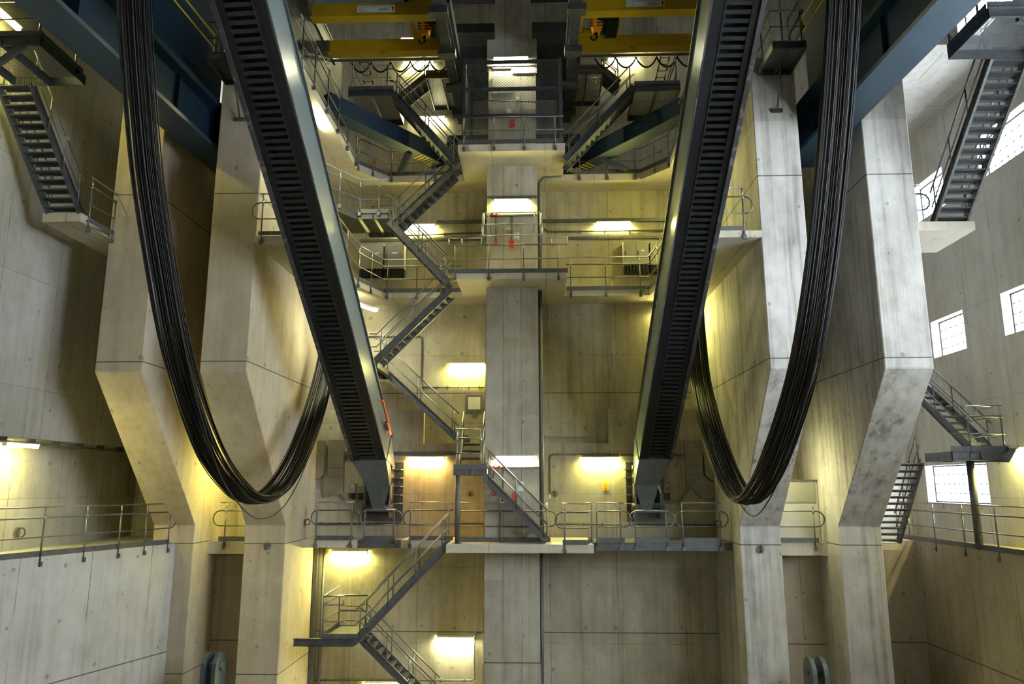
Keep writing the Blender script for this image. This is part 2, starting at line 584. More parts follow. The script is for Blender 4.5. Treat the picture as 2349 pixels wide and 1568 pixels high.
# wall relief beside the lower walkway: thicker lower wall with stepped top
zr = lambda y: at(1300, y, Y=27.6).z
xr_ = lambda x: at(x, 980, Y=27.6).x
b = MB()
b.prism([(.07, YB, D2), (XN0, YB, D2), (XN0, YB, zr(938)), (xr_(1395), YB, zr(938)), (xr_(1395), YB, zr(1016)), (.07, YB, zr(1016))], (0, -.3, 0))
b.prism([(.07, YB, zr(1000)), (xr_(1355), YB, zr(1000)), (xr_(1355), YB, zr(913)), (.07, YB, zr(913))], (0, -.06, 0))
struct('wall_relief_right', b, M['wall'])
b = MB()
b.prism([(-1.76, YB, D2), (XM1, YB, D2), (XM1, YB, zr(938)), (xr_(972), YB, zr(938)), (xr_(972), YB, zr(1016)), (-1.76, YB, zr(1016))], (0, -.3, 0))
struct('wall_relief_left', b, M['wall'])
struct('trim_corner', MB().box((XM1 + .02, YB - .32, PIT), (XM1 + .16, YB - .05, D2 - .3)), M['conduit'])

# bays between the fins: low pit wall and slab
for x0, x1, nm, lb in ((XL1, XM0, 'wall_bay_left', 'narrow concrete slab between the two left pillars'), (XN1, XR0, 'wall_bay_right', 'narrow concrete slab between the two right pillars')):
    struct(nm, MB().box((x0, 26.2, PIT), (x1, YB, D2 - .35)), M['pit_right'])  # dark pit concrete stands in for the shade between the fins
    struct('concrete_slab', MB().box((x0, 25.5, D2 - .42), (x1, YB, D2)), M['slab'], lb, 'slab', 'walkway slabs')

# walkway slabs of the upper two levels
SX0, SX1 = -2.70, 1.05


def slab_level(z0, z1, lpts, rpts, yf_l, yf_r, lab):
    struct('concrete_slab', MB().box((SX0, YS - .02 if z0 < 9 else 24.15, z0), (SX1, YB, z1)), M['slab'], 'projecting concrete balcony slab around the column, ' + lab[0], 'slab', 'walkway slabs')
    l0, l1 = [at(*q, Z=z0) for q in lpts]
    b = MB().prism([(SX0, l0.y, z0), (l0.x, l0.y, z0), (l1.x, l1.y, z0), (l1.x, yf_l, z0), (XM1, yf_l, z0), (XM1, YB, z0), (SX0, YB, z0)], (0, 0, z1 - z0))
    struct('concrete_slab', b, M['slab'], 'left walkway slab with a chamfered corner, ' + lab[1], 'slab', 'walkway slabs')
    r0, r1 = [at(*q, Z=z0) for q in rpts]
    b = MB().prism([(SX1, r0.y, z0), (r0.x, r0.y, z0), (r1.x, r1.y, z0), (r1.x, yf_r, z0), (XN0, yf_r, z0), (XN0, YB, z0), (SX1, YB, z0)], (0, 0, z1 - z0))
    struct('concrete_slab', b, M['slab'], 'right walkway slab with a chamfered corner, ' + lab[2], 'slab', 'walkway slabs')
    return l0, l1, r0, r1


L3 = slab_level(S3, D3, ((880, 683), (820, 656)), ((1490, 677), (1512, 656)), 20.2, 20.2,
                ('with red alarm boxes above it', 'below the electrical cabinets', 'below the cabinets by the right arm'))
L4 = slab_level(S4, D4, ((890, 418), (820, 391)), ((1469, 412), (1536, 384)), 18.4, 20.5,
                ('under the wire cage', 'under the left blue brace', 'under the right blue brace'))
# main platform and its side walkways at the lower level
xm0, xm1 = at(1023, 1255, Y=YS).x, at(1362, 1255, Y=YS).x
zb2 = at(1200, 1268, Y=YS).z
struct('concrete_slab', MB().box((xm0, YS, zb2), (xm1, YB, D2)), M['slab'], 'beige concrete platform slab under the lower staircase foot', 'slab', 'walkway slabs')
b = MB().box((XM1, 26.1, D2 - .26), (at(820, 1240, Y=26.1).x, YB, D2)).box((at(920, 1240, Y=26.1).x, 26.1, D2 - .26), (xm0, YB, D2))
struct('concrete_slab', b, M['slab'], 'concrete edge of the lower left walkway by the breaker boxes', 'slab', 'walkway slabs')


def steel_deck(name, label, x0, x1, y0, y1, z, h=.26, brackets=()):
    T = Thing(name, label, 'walkway', ((x0 + x1) / 2, y0, z))
    b = MB().box((x0, y0, z - h), (x1, y0 + .012, z)).box((x0, y0 - .05, z - .014), (x1, y0, z)).box((x0, y0 - .05, z - h), (x1, y0, z - h + .014))
    b.box((x0, y1 - .02, z - h), (x1, y1, z))
    T.part('channel_beam', b, 'galv')
    T.part('grating', MB().box((x0, y0, z - .03), (x1, y1, z - .002)), 'grating')
    return T


steel_deck('steel_walkway', 'galvanised steel walkway right of the concrete platform', xm1 + .02, XN0 - .02, 25.3, 27.6, D2)
steel_deck('steel_walkway', 'short steel insert in the lower left walkway edge below the arm', at(820, 1240, Y=26.1).x + .01, at(920, 1240, Y=26.1).x - .01, 26.1, 27.6, D2)

# ================================================================== RAILINGS, STAIRS, LANDINGS
def arc(c, a, b, n=6):
    """quarter/half turn: points c + a*cos + b*sin, from angle 0 to pi"""
    return [V(c) + V(a) * math.cos(math.pi * i / n) + V(b) * math.sin(math.pi * i / n) for i in range(n + 1)]


def along(pts, d):
    for i in range(len(pts) - 1):
        l = (pts[i + 1] - pts[i]).length
        if d <= l or i == len(pts) - 2:
            return pts[i].lerp(pts[i + 1], d / l if l else 0)
        d -= l


def rail_parts(T, pts, posts, top=1.0, mid=.5, raised=1.27, toe=.15, drop=.26, loops=(0, 0), rpts=None, r=.024, postmat='galv_rail', off=None):
    pts = [V(p) for p in pts]
    posts = [V(p) for p in posts]
    d0, d1 = (pts[0] - pts[1]).normalized(), (pts[-1] - pts[-2]).normalized()
    hp = [p + UP * top for p in pts]
    mp = [p + UP * mid for p in pts]
    rr = (top - mid) / 2
    if loops[0]:
        hp = [q for q in arc(mp[0] + UP * rr, UP * -rr, d0 * rr * .9)] [:-1] + hp
    if loops[1]:
        hp = hp + [q for q in arc(mp[-1] + UP * rr, UP * rr, d1 * rr * .9)][1:]
    T.part('handrail', MB().tube(hp, r), 'galv_rail')
    T.part('mid_rail', MB().tube(mp, r * .82), 'galv_rail')
    if toe:
        b = MB()
        for i in range(len(pts) - 1):
            a, c = pts[i], pts[i + 1]
            s = (c - a).cross(UP).normalized() * .012
            b.obox(a + s * .5, c - a, s, UP * toe)
        T.part('toe_board', b, 'galv')
    for p in posts:
        b = MB().tube([p - UP * drop, p + UP * top], r)
        if drop > .05:
            b.box((p.x - .05, p.y - .035, p.z - drop), (p.x + .05, p.y + .06, p.z - drop + .13))
            b.tube([p + V((-.06, 0, .04)), p + V((.06, 0, .04))], .02, 6)
        T.part('post', b, postmat)
    if raised:
        q = [p + UP * raised for p in (rpts or pts)]
        b = MB().tube(q, .021)
        for p in posts:
            b.tube([p + UP * (top - .03), p + UP * raised], .021)
            b.cyl(p + UP * (top - .05), p + UP * (top + .03), .034, 8)
        T.part('raised_rail', b, 'bright')


def spaced(pts, n, inset=.12):
    pts = [V(p) for p in pts]
    tot = sum((pts[i + 1] - pts[i]).length for i in range(len(pts) - 1))
    return [along(pts, inset + (tot - 2 * inset) * i / max(1, n - 1)) for i in range(n)]


def rail(label, pts, posts=3, **k):
    pts = [V(p) for p in pts]
    if isinstance(posts, int):
        posts = spaced(pts, posts)
    T = Thing('steel_railing', label, 'railing', sum(pts, V()) / len(pts), 'tubular steel railings')
    rail_parts(T, pts, posts, **k)
    return T


def stair(label, b, t, side, width=.85, name='steel_staircase', ntread=None, rails=(1, 1), ext=(0, 0), railh=.95, stringh=.22, T=None, posts=3, railext=(.0, .0), mat='galv', treadmat='dark', raildrop=0):
    """open steel stair; b, t: foot and head of the near stringer centre line; side: unit vector to the far stringer"""
    b, t, side = V(b), V(t), V(side).normalized()
    run = V((t.x - b.x, t.y - b.y, 0))
    fwd = run.normalized()
    if T is None:
        T = Thing(name, label, 'staircase', b + side * width / 2, 'zigzag steel stairs')
    n = ntread or max(3, round((t.z - b.z) / .2))
    for k in (0, 1):
        o = side * width * k
        m = MB().bar(b + o, t + o, side, .012, stringh)
        nn = (t - b).normalized().cross(side).normalized()
        sgn = -1 if k == 0 else 1
        for e in (-1, 1):
            m.bar(b + o + nn * e * stringh / 2 - side * sgn * -.03 * (1 if k == 0 else 1), t + o + nn * e * stringh / 2 - side * sgn * -.03, side, .07, .014)
        if ext[0]:
            m.bar(b + o, b + o - fwd * ext[0], side, .03, stringh)
        if ext[1]:
            m.bar(t + o, t + o + fwd * ext[1], side, .03, stringh)
        T.part('stringer', m, mat)
    for i in range(n):
        f = (i + .5) / n
        c = b.lerp(t, f)
        tr = MB().obox(c - fwd * .13 + side * .02, fwd * .27, side * (width - .04), UP * .03)
        tr.obox(c - fwd * .13 + side * .02 - UP * .05, fwd * .02, side * (width - .04), UP * .06)
        T.part('tread', tr, treadmat)
    for k in (0, 1):
        if not rails[k]:
            continue
        o = side * width * k
        h0, h1 = b + o + UP * railh, t + o + UP * railh
        p = [h0 - fwd * railext[0]] * bool(railext[0]) + [h0, h1] + [h1 + fwd * railext[1]] * bool(railext[1])
        T.part('handrail', MB().tube(p, .024), 'galv_rail')
        T.part('mid_rail', MB().tube([q - UP * railh * .48 for q in p], .019), 'galv_rail')
        for i in range(posts):
            f = .06 + .88 * i / max(1, posts - 1)
            q = (b + o).lerp(t + o, f)
            T.part('post', MB().tube([q - UP * .02, q + UP * railh], .022), 'galv_rail')
    return T


def landing(label, x0, x1, y0, y1, z, h=.2, name='steel_landing', toe=.15, toe_sides='f', mat='galv'):
    """grated steel landing with channel frame; returns the thing so railings can be added as its parts"""
    T = Thing(name, label, 'landing', ((x0 + x1) / 2, (y0 + y1) / 2, z), 'steel landings')
    b = MB()
    for a, c in (((x0, y0, z - h), (x1, y0 + .02, z)), ((x0, y1 - .02, z - h), (x1, y1, z)), ((x0, y0, z - h), (x0 + .02, y1, z)), ((x1 - .02, y0, z - h), (x1, y1, z))):
        b.box(a, c)
    b.box((x0, y0 - .05, z - h), (x1, y0, z - h + .015)).box((x0, y0 - .05, z - .015), (x1, y0, z))
    xm = (x0 + x1) / 2
    b.box((xm - .02, y0, z - h), (xm + .02, y1, z - .05))
    T.part('channel_frame', b, mat)
    T.part('grating', MB().box((x0 + .02, y0 + .02, z - .035), (x1 - .02, y1 - .02, z - .005)), 'grating')
    b = MB()
    if 'f' in toe_sides:
        b.box((x0, y0 - .012, z + .01), (x1, y0, z + toe))
    if 'l' in toe_sides:
        b.box((x0, y0, z + .01), (x0 + .012, y1, z + toe))
    if 'r' in toe_sides:
        b.box((x1 - .012, y0, z + .01), (x1, y1, z + toe))
    if 'b' in toe_sides:
        b.box((x0, y1 - .012, z + .01), (x1, y1, z + toe))
    if b.v:
        T.part('toe_board', b, 'galv')
    return T


SB = V((0, 1, 0))                       # stairs of the back wall: the far stringer lies behind the near one

# ---- side walkway railings at the lower level
e = lambda x: pl0.lerp(pl1, (388 - x) / 388)
rail('long steel railing on the left pit wall below the wall lamp', [e(388), pl1 + dl * 4], [e(x) for x in (384, 318, 250, 168, 76)] + [pl1 + dl * .9, pl1 + dl * 2.4], loops=(1, 0))
yr = lambda x: at(x, 1240, X=XP).y
ry = [at(q, s, X=XP).y for q, s in ((2088, 1235), (2147, 1243), (2215, 1252), (2292, 1264))]
rail('long steel railing along the right pit wall below the bright window', [(XP, 27.6, D2), (XP, 15, D2)], [(XP, y, D2) for y in ry] + [(XP, 19.0, D2), (XP, 17, D2)])

# ---- platform railings at the lower level
Z2 = D2
yb_ = 25.33
X = lambda px, Y, py=1200: at(px, py, Y=Y).x
rail('railing behind the lower staircase foot in front of the column', [(X(1047, yb_), yb_, Z2), (X(1262, yb_), yb_, Z2)], [(X(1147, yb_), yb_, Z2), (X(1255, yb_), yb_, Z2)], drop=0, loops=(0, 1),
     rpts=[V((X(1047, yb_), yb_, Z2)), V((X(1172, yb_), yb_, Z2))])
yq = YS - .03
rail('short looped railing at the right end of the concrete platform', [(X(1290, yq), yq, Z2), (X(1345, yq), yq, Z2), (X(1358, yq + .1), 25.2, Z2)], [(X(1295, yq), yq, Z2), (X(1357, 25.2), 25.2, Z2)], loops=(1, 0))
yq = 25.27
A = lambda p, y: V((X(p, y), y, Z2))
rail('looped railing panel left of the right arm foot', [A(1372, yq), A(1432, yq)], [A(1369, yq), A(1423, yq)], loops=(0, 1))
rail('looped low railing panel in front of the right arm foot', [A(1458, yq), A(1533, yq)], [A(1457, yq), A(1529, yq)], loops=(1, 1), raised=1.02, top=.98)
rail('looped railing panel right of the right arm foot by the grey duct', [A(1565, yq), A(1655, yq)], [A(1566, yq), A(1651, yq)], loops=(1, 1))
yq = 26.05
rail('looped railing panel below the two breaker boxes', [A(728, yq), A(812, yq)], [A(726, yq), A(806, yq)], loops=(1, 1))
rail('looped low railing panel in front of the left arm foot', [A(838, yq), A(908, yq)], [A(836, yq), A(903, yq)], loops=(1, 1), raised=1.02, top=.98)
rail('looped railing panel below the warm orange lamp', [A(940, yq), A(1040, yq)], [A(941, yq), A(1030, yq)], loops=(1, 0))

for x0, x1, lb in ((XL1, XM0, 'short railing between the two left pillars'), (XN1, XR0, 'short railing between the two right pillars by the pale panel')):
    s = x1 - .25
    if x0 < 0:
        rail(lb, [(x0 + .35, 25.47, Z2), (x1, 25.47, Z2)], [(x0 + .55, 25.47, Z2)], loops=(1, 0))
    else:
        rail(lb, [(x0, 25.47, Z2), (s, 25.47, Z2)], [(s - .12, 25.47, Z2)], loops=(0, 1))

# ---- third level: balcony, side walkways
yq = YS - .04
A = lambda p, y, z=D3: V((at(p, 620, Y=y).x, y, z))
T = rail('balcony railing with a raised cage section in front of the alarm boxes', [A(1027, yq), A(1303, yq)], [A(x, yq) for x in (1044, 1121, 1201, 1281)], raised=None)
cage = MB()
h0, h1, hc = 1.0, 1.25, 2.16
for a, c in ((1027, 1107), (1243, 1303)):
    cage.tube([A(a, yq) + UP * h1, A(c, yq) + UP * h1], .021)
    for x in (a + 2, (a + c) / 2 - 8, c - 2):
        cage.tube([A(x, yq) + UP * .97, A(x, yq) + UP * h1], .021)
for x in (1106, 1109, 1241, 1244):
    cage.tube([A(x, yq) + UP * .95, A(x, yq) + UP * hc], .02)
for h in (1.34, 1.74, hc):
    cage.tube([A(1107, yq) + UP * h, A(1243, yq) + UP * h], .021)
for x, y2 in ((1119, 1122), (1228, 1225)):
    cage.tube([A(x, yq) + UP * hc, A(y2, yq) + V((0, .9, 1.75))], .02)
T.part('raised_cage', cage, 'bright')
zf = lambda q: V((q.x, q.y, D3))
l0, l1, r0, r1 = [zf(q) for q in L3]
o3 = -.04
pr = [V((SX1 + .08, r0.y + o3, D3)), r0 + V((0, o3, 0)), r1 + V((-.03, o3, 0)), V((r1.x - .04, 20.3, D3))]
rail('right walkway railing in front of the grey cabinet behind the arm', pr, [A(1309, r0.y + o3), A(1389, r0.y + o3), A(1468, r0.y + o3), pr[2], pr[2].lerp(pr[3], .3), pr[2].lerp(pr[3], .62), pr[2].lerp(pr[3], .97)], loops=(0, 1))
plf = [V((SX0 - .05, l0.y + o3, D3)), l0 + V((0, o3, 0)), l1 + V((.03, o3, 0)), V((l1.x + .04, 20.3, D3))]
rail('left walkway railing in front of the twin grey cabinets', plf, [A(1012, l0.y + o3), A(957, l0.y + o3), A(889, l0.y + o3), l0.lerp(l1, .5) + V((0, o3, 0)), plf[2], plf[2].lerp(plf[3], .35), plf[2].lerp(plf[3], .97)])
# stub railings at the front ends of that level
yq = 20.17
rail('small railing at the front end of the left slab beside the pillar', [(XM1 + .12, yq, D3), (l1.x, yq, D3)], [(XM1 + .2, yq, D3), (l1.x - .15, yq, D3)], loops=(1, 0), toe=.12)
rail('small looped railing at the front end of the right slab beside the stained pillar', [(r1.x + .05, yq, D3), (XN0 - .45, yq, D3)], [(XN0 - .5, yq, D3), (r1.x + .3, yq, D3)], loops=(0, 1), toe=.12)

# ---- fourth level
yq = 24.11
A = lambda p, y, z=D4: V((at(p, 320, Y=y).x, y, z))
rail('balcony railing in front of the wire cage and orange siren', [A(1051, yq), A(1293, yq)], [A(x, yq) for x in (1064, 1133, 1203, 1274)], raised=None)
zf = lambda q: V((q.x, q.y, D4))
l0, l1, r0, r1 = [zf(q) for q in L4]
pr = [V((SX1 + .08, r0.y - .5, D4)), V((SX1 + .6, r0.y + o3, D4)), r0 + V((0, o3, 0)), r1 + V((-.03, o3, 0)), V((r1.x - .04, 20.6, D4))]
rail('chamfered walkway railing below the right blue brace', pr, [A(1328, r0.y + o3), A(1391, r0.y + o3), A(1455, r0.y + o3), pr[3], pr[2].lerp(pr[3], .5), pr[3].lerp(pr[4], .5)], raised=None)
pl_ = [V((SX0 - .2, l0.y + o3, D4)), l0 + V((0, o3, 0)), l1 + V((.03, o3, 0))]
rail('chamfered walkway railing below the left blue brace', pl_, [A(1000, l0.y + o3), A(900, l0.y + o3), l0.lerp(l1, .5) + V((0, o3, 0)), pl_[2]])
q1 = V((l1.x + .04, 18.5, D4))
rail('steep receding railing along the top edge right of the left arm', [l1 + V((.04, -.2, 0)), q1], [l1.lerp(q1, f) + V((.04, 0, 0)) for f in (.06, .24, .42, .6, .8, .97)])
# a second lower rail inside it, seen through the first
q2 = [V((l1.x - 1.2, 24.2, D4)), V((l1.x - 1.2, 18.6, D4))]
rail('inner railing of the top left walkway close to the arm', q2, 6, raised=None, loops=(1, 1))

# ---- the zigzag of stairs left of the column
P = lambda x, y, Y: at(x, y, Y=Y)
stair('upper flight up from platform to small landing in front of the column lamp', P(1256, 1240, 24.55), P(1112, 1092, 24.55), SB, .8, ext=(0, 0), posts=3)
zc_ = P(1075, 1082, 24.5).z + .1
T = landing('small steel landing on a single post left of the column', P(1040, 1080, 24.5).x, P(1117, 1080, 24.5).x, 24.5, 25.35, zc_, .2)
rail_parts(T, [V((P(1044, 1080, 24.5).x, 25.3, zc_)), V((P(1044, 1080, 24.5).x, 24.53, zc_)), V((P(1103, 1080, 24.5).x, 24.53, zc_))], [V((P(1047, 1080, 24.5).x, 24.53, zc_)), V((P(1102, 1080, 24.5).x, 24.53, zc_)), V((P(1044, 1080, 24.5).x, 25.2, zc_))], raised=1.3, toe=0, drop=0)
T.part('post', MB().tube([(P(1050, 1150, 24.58).x, 24.6, D2), (P(1050, 1080, 24.58).x, 24.6, zc_ - .2)], .085, 14).box((P(1050, 1150, 24.58).x - .15, 24.45, D2), (P(1050, 1150, 24.58).x + .15, 24.75, D2 + .02)), 'galv')
zd = P(1045, 1012, 26.6).z
stair('short steep flight of four treads behind the post landing', V((P(1055, 1070, 25.4).x, 25.35, zc_)), V((P(1055, 1070, 25.4).x, 26.5, zd)), (1, 0, 0), .75, ntread=4, posts=2, railh=1.05)
stair('flight rising left against the lit wall towards the arm', P(1048, 1005, 26.6), P(868, 838, 26.6), SB, .8, ext=(.4, .5), posts=3)
ze = P(862, 830, 24.5).z
landing('steel landing half hidden behind the left arm', P(815, 838, 24.5).x, P(866, 838, 24.5).x, 24.45, 27.4, ze + .02, .2, toe_sides='')
stair('flight rising right from behind the arm to the balcony slab', P(862, 828, 24.5), P(1033, 664, 24.5), SB, .85, posts=3, ext=(.1, 0), railext=(.25, 0))
stair('flight rising left from the balcony to the landing by the arm', P(1028, 648, 24.4), P(893, 508, 24.4), SB, .75, posts=3, ext=(0, .05), railext=(0, .2))
zg = P(850, 490, 24.4).z
xg0, xg1 = P(822, 490, 24.4).x, P(892, 490, 24.4).x
T = landing('open grated landing right of the left arm below the chamfered slab', xg0, xg1, 24.35, 26.3, zg, .22)
gx = P(760, 400, 22.2)
T.part('side_channel', MB().prism([(xg0, 24.4, zg - .22), (xg0 - .9, 22.9, zg - .22), (xg0 - .9, 22.9, zg), (xg0, 24.4, zg)], (-.03, 0, 0)), 'galv')
T.part('grating', MB().prism([(xg0, 24.4, zg - .02), (xg0 - .9, 22.9, zg - .02), (xg0 - 1.6, 22.9, zg - .02), (xg0 - 1.6, 26.3, zg - .02), (xg0, 26.3, zg - .02)], (0, 0, -.03)), 'grating')
rail_parts(T, [V((xg0 - 1.6, 22.85, zg)), V((xg0 - .9, 22.85, zg)), V((xg0 + .04, 24.33, zg)), V((xg1, 24.33, zg))],
           [V((xg0 - 1.1, 22.85, zg)), V((xg0 - .45, 23.56, zg)), V((xg0 + .06, 24.33, zg)), V((xg1 - .35, 24.33, zg))], raised=1.25, toe=0, drop=.1)
rail_parts(T, [V((xg0, 26.25, zg)), V((xg1 - .2, 26.25, zg))], [V((xg0 + .1, 26.25, zg)), V((xg1 - .3, 26.25, zg))], raised=None, toe=0, drop=.05)
stair('flight rising right from that landing to the caged balcony', P(908, 512, 25.3), P(1042, 386, 25.3), SB, .85, posts=3)
stair('dark flight rising left above the blue brace to the top left landing', P(1050, 378, 24.35), P(901, 213, 24.35), SB, .85, posts=3, mat='dark', railext=(0, .3))
zi = P(850, 208, 24.35).z
xi0, xi1 = P(800, 208, 24.35).x, P(903, 208, 24.35).x
T = landing('dark landing below the crane with orange striped ladder on it', xi0, xi1, 24.3, 26.5, zi, .25, mat='dark')
rail_parts(T, [V((xi1 - .3, 26.4, zi)), V((xi0 + .1, 26.4, zi)), V((xi0 + .1, 24.35, zi)), V((xi1 - .1, 24.35, zi))],
           [V((xi0 + .1, 24.4, zi)), V((xi0 + .1, 26.3, zi)), V((xi1 - .25, 24.35, zi)), V((xi0 + 1.1, 26.4, zi))], raised=None, toe=0, drop=.05)
stair('short flight rising right to the platform under the crane cables', P(912, 228, 26.2), P(978, 174, 26.2), SB, .8, posts=2, mat='galv', treadmat='galv')
zj = P(1000, 172, 26.2).z
xj0, xj1 = P(978, 172, 26.2).x, P(1048, 172, 26.2).x
T = landing('small grated platform under the crane cables left of the cage', xj0, xj1, 26.1, 28.6, zj, .22)
rail_parts(T, [V((xj0, 28.5, zj)), V((xj1, 28.5, zj)), V((xj1, 26.15, zj)), V((xj0 + .9, 26.15, zj))], [V((xj0 + .1, 28.5, zj)), V((xj1, 28.4, zj)), V((xj1, 26.2, zj)), V((xj0 + 1, 26.15, zj))], raised=None, toe=0, drop=.05, loops=(0, 1))
# right of the column
stair('dark flight rising right from the caged balcony to the landing by the right arm', P(1297, 366, 24.35), P(1455, 198, 24.35), SB, .85, posts=3, mat='dark')
zk = P(1500, 196, 24.35).z
xk0, xk1 = P(1455, 196, 24.35).x, P(1560, 196, 24.35).x
T = landing('dark landing below the right crane beside the right arm', xk0, xk1, 24.3, 26.5, zk, .25, mat='dark')
rail_parts(T, [V((xk0 + .1, 26.4, zk)), V((xk1 - .1, 26.4, zk)), V((xk1 - .1, 24.4, zk))], [V((xk0 + .1, 26.4, zk)), V((xk1 - .15, 26.3, zk)), V((xk1 - .1, 24.45, zk))], raised=1.25, toe=0, drop=.05, loops=(1, 0))
stair('short flight rising left to the platform right of the cage', P(1420, 190, 26.2), P(1384, 160, 26.2), SB, .8, posts=2, mat='galv')
zl = P(1340, 160, 26.2).z
xl0, xl1 = P(1309, 160, 26.2).x, P(1384, 160, 26.2).x
T = landing('small grated platform under the right crane cables beside the cage', xl0, xl1, 26.1, 28.6, zl, .22)
rail_parts(T, [V((xl1, 28.5, zl)), V((xl0, 28.5, zl)), V((xl0, 26.15, zl)), V((xl1 - .9, 26.15, zl))], [V((xl1 - .1, 28.5, zl)), V((xl0, 28.4, zl)), V((xl0, 26.2, zl)), V((xl1 - 1, 26.15, zl))], raised=None, toe=0, drop=.05, loops=(0, 1))
# below the platform
pa = P(812, 1472, 24.4)
stair('flight under the platform rising right from the lowest landing', pa, P(1027, 1247, 24.4), SB, .85, posts=4, railext=(.5, 0))
T = landing('lowest steel landing reaching out from the left pillar', P(737, 1462, 24.4).x, P(812, 1470, 24.4).x + .05, 24.4, 26.6, pa.z + .1, .2, toe_sides='fl')
T.part('cantilever_beam', MB().box((P(673, 1475, 24.35).x, 24.3, pa.z - .12), (pa.x, 24.42, pa.z - .1)).box((P(673, 1475, 24.35).x, 24.36, pa.z - .12), (pa.x, 24.375, pa.z + .1)).box((P(673, 1475, 24.35).x, 24.3, pa.z + .09), (pa.x, 24.42, pa.z + .11)), 'dark')
xa = P(737, 1462, 24.4).x
rail_parts(T, [V((pa.x, 26.5, pa.z + .1)), V((xa, 26.5, pa.z + .1)), V((xa, 24.45, pa.z + .1)), V((pa.x - .35, 24.45, pa.z + .1))], [V((xa, 24.5, pa.z + .1)), V((xa, 26.45, pa.z + .1)), V((pa.x - .1, 26.5, pa.z + .1))], raised=None, toe=0, drop=.1)
T.part('raised_rail', MB().tube([V((xa, 26.4, pa.z + 1.42)), V((xa, 24.45, pa.z + 1.36)), V((pa.x - .4, 24.45, pa.z + 1.36)), V((pa.x - .4, 24.45, pa.z + 1.1))], .021).tube([V((xa, 24.45, pa.z + 1.36)), V((xa, 24.45, pa.z + 1.1))], .021), 'bright')
stair('lowest flight descending right out of view below the landing', P(1000, 1640, 25.9), P(826, 1462, 25.9), SB, .85, posts=4, railext=(0, .1))

# ---- right side bay: upper stair, landings, lower stairs
def side_stair(label, x, foot, head, shift=0, **k):
    """stair running along Y and rising towards the front of the hall"""
    return stair(label, V((x - .42,) + foot), V((x - .42 + shift,) + head), (1, 0, 0), .84, posts=4, **k)


side_stair('long open stair up the right side past the big high window', 11.91, (20.75, 7.40), (17.35, 10.55), ntread=16, mat='galv', treadmat='dark')
T = landing('dark top right landing above the long side stair', 10.40, 14.3, 15.6, 17.3, 10.75, .26, mat='dark')
rail_parts(T, [V((10.42, 17.3, 10.75)), V((10.42, 15.65, 10.75)), V((14.3, 15.65, 10.75))], [V((10.42, 17.2, 10.75)), V((10.42, 16.0, 10.75)), V((12.1, 15.65, 10.75)), V((13.3, 15.65, 10.75))], raised=None, drop=.15, toe=.15)
rail_parts(T, [V((11.6, 17.45, 10.75)), V((14.3, 17.45, 10.75))], [V((12.6, 17.45, 10.75)), V((13.6, 17.45, 10.75))], raised=None, drop=.15, toe=.15)
T.part('brace', MB().bar((12.4, 15.7, 10.5), (14.45, 15.7, 9.0), (0, 1, 0), .1, .14).bar((11.1, 15.7, 10.5), (14.0, 17.4, 10.5), (0, 0, 1), .1, .08), 'dark')
struct('concrete_slab', MB().box((XR1, 20.5, 7.12), (12.5, 22.6, 7.38)), M['slab'], 'small concrete landing slab at the foot of the long right stair', 'slab', 'walkway slabs')
rail('small looped railing on the landing slab against the bright window', [(XR1 + .05, 20.9, 7.38), (11.3, 20.9, 7.38)], [(XR1 + .3, 20.9, 7.38)], loops=(0, 1), toe=.12)
side_stair('lower right stair half hidden by the outer pillar', 11.28, (25.3, D2), (23.3, .72), ntread=13, treadmat='galv')
struct('trim_landing', MB().box((XR1, 25.1, D2 - .2), (11.72, 26.6, D2)), M['slab'])
zm = .95
T = landing('galvanised landing in front of the low bright window', 11.9, 13.5, 21.9, 23.4, zm, .26)
rail_parts(T, [V((11.9, 21.9, zm)), V((13.45, 21.9, zm)), V((13.45, 23.3, zm))], [V((12.45, 21.9, zm)), V((13.4, 21.9, zm))], raised=1.3, drop=.2, toe=.15)
T.part('post', MB().tube([(12.95, 22.9, D2), (12.95, 22.9, zm - .2)], .11, 14), 'galv')
stair('stair climbing left behind the outer right pillar from that landing', V((13.5, 23.5, zm)), V((12.6, 25.9, zm + 2.7)), V((.93, .36, 0)), .8, posts=3, ntread=12, mat='dark')

# ---- left side bay, the same arrangement mirrored
side_stair('long open stair down the dim left wall', -13.05, (19.1, 7.40), (17.55, 10.45), shift=-.72, ntread=14, mat='dark', treadmat='dark')
struct('concrete_slab', MB().box((-13.6, 19.0, 7.12), (XL0 - .06, 22.6, 7.38)), M['slab'], 'small concrete landing slab at the foot of the long left stair', 'slab', 'walkway slabs')
rail('small railing on the left landing slab between stair and pillar', [at(200, 508, Y=18.3), at(262, 540, Y=20.4)], [at(203, 510, Y=18.35), at(258, 538, Y=20.3)], raised=1.25, toe=.12)
T = landing('dark top left landing above the long left stair', -13.8, -11.9, 15.8, 17.6, 10.65, .26, mat='dark')
rail_parts(T, [V((-13.8, 15.85, 10.65)), V((-11.95, 15.85, 10.65)), V((-11.95, 17.5, 10.65))], [V((-12.0, 15.85, 10.65)), V((-13.2, 15.85, 10.65)), V((-11.95, 17.2, 10.65))], raised=1.3, drop=.15, toe=.15)
T.part('brace', MB().bar((-12.3, 15.8, 10.4), (-13.8, 15.8, 9.2), (0, 1, 0), .1, .14), 'dark')

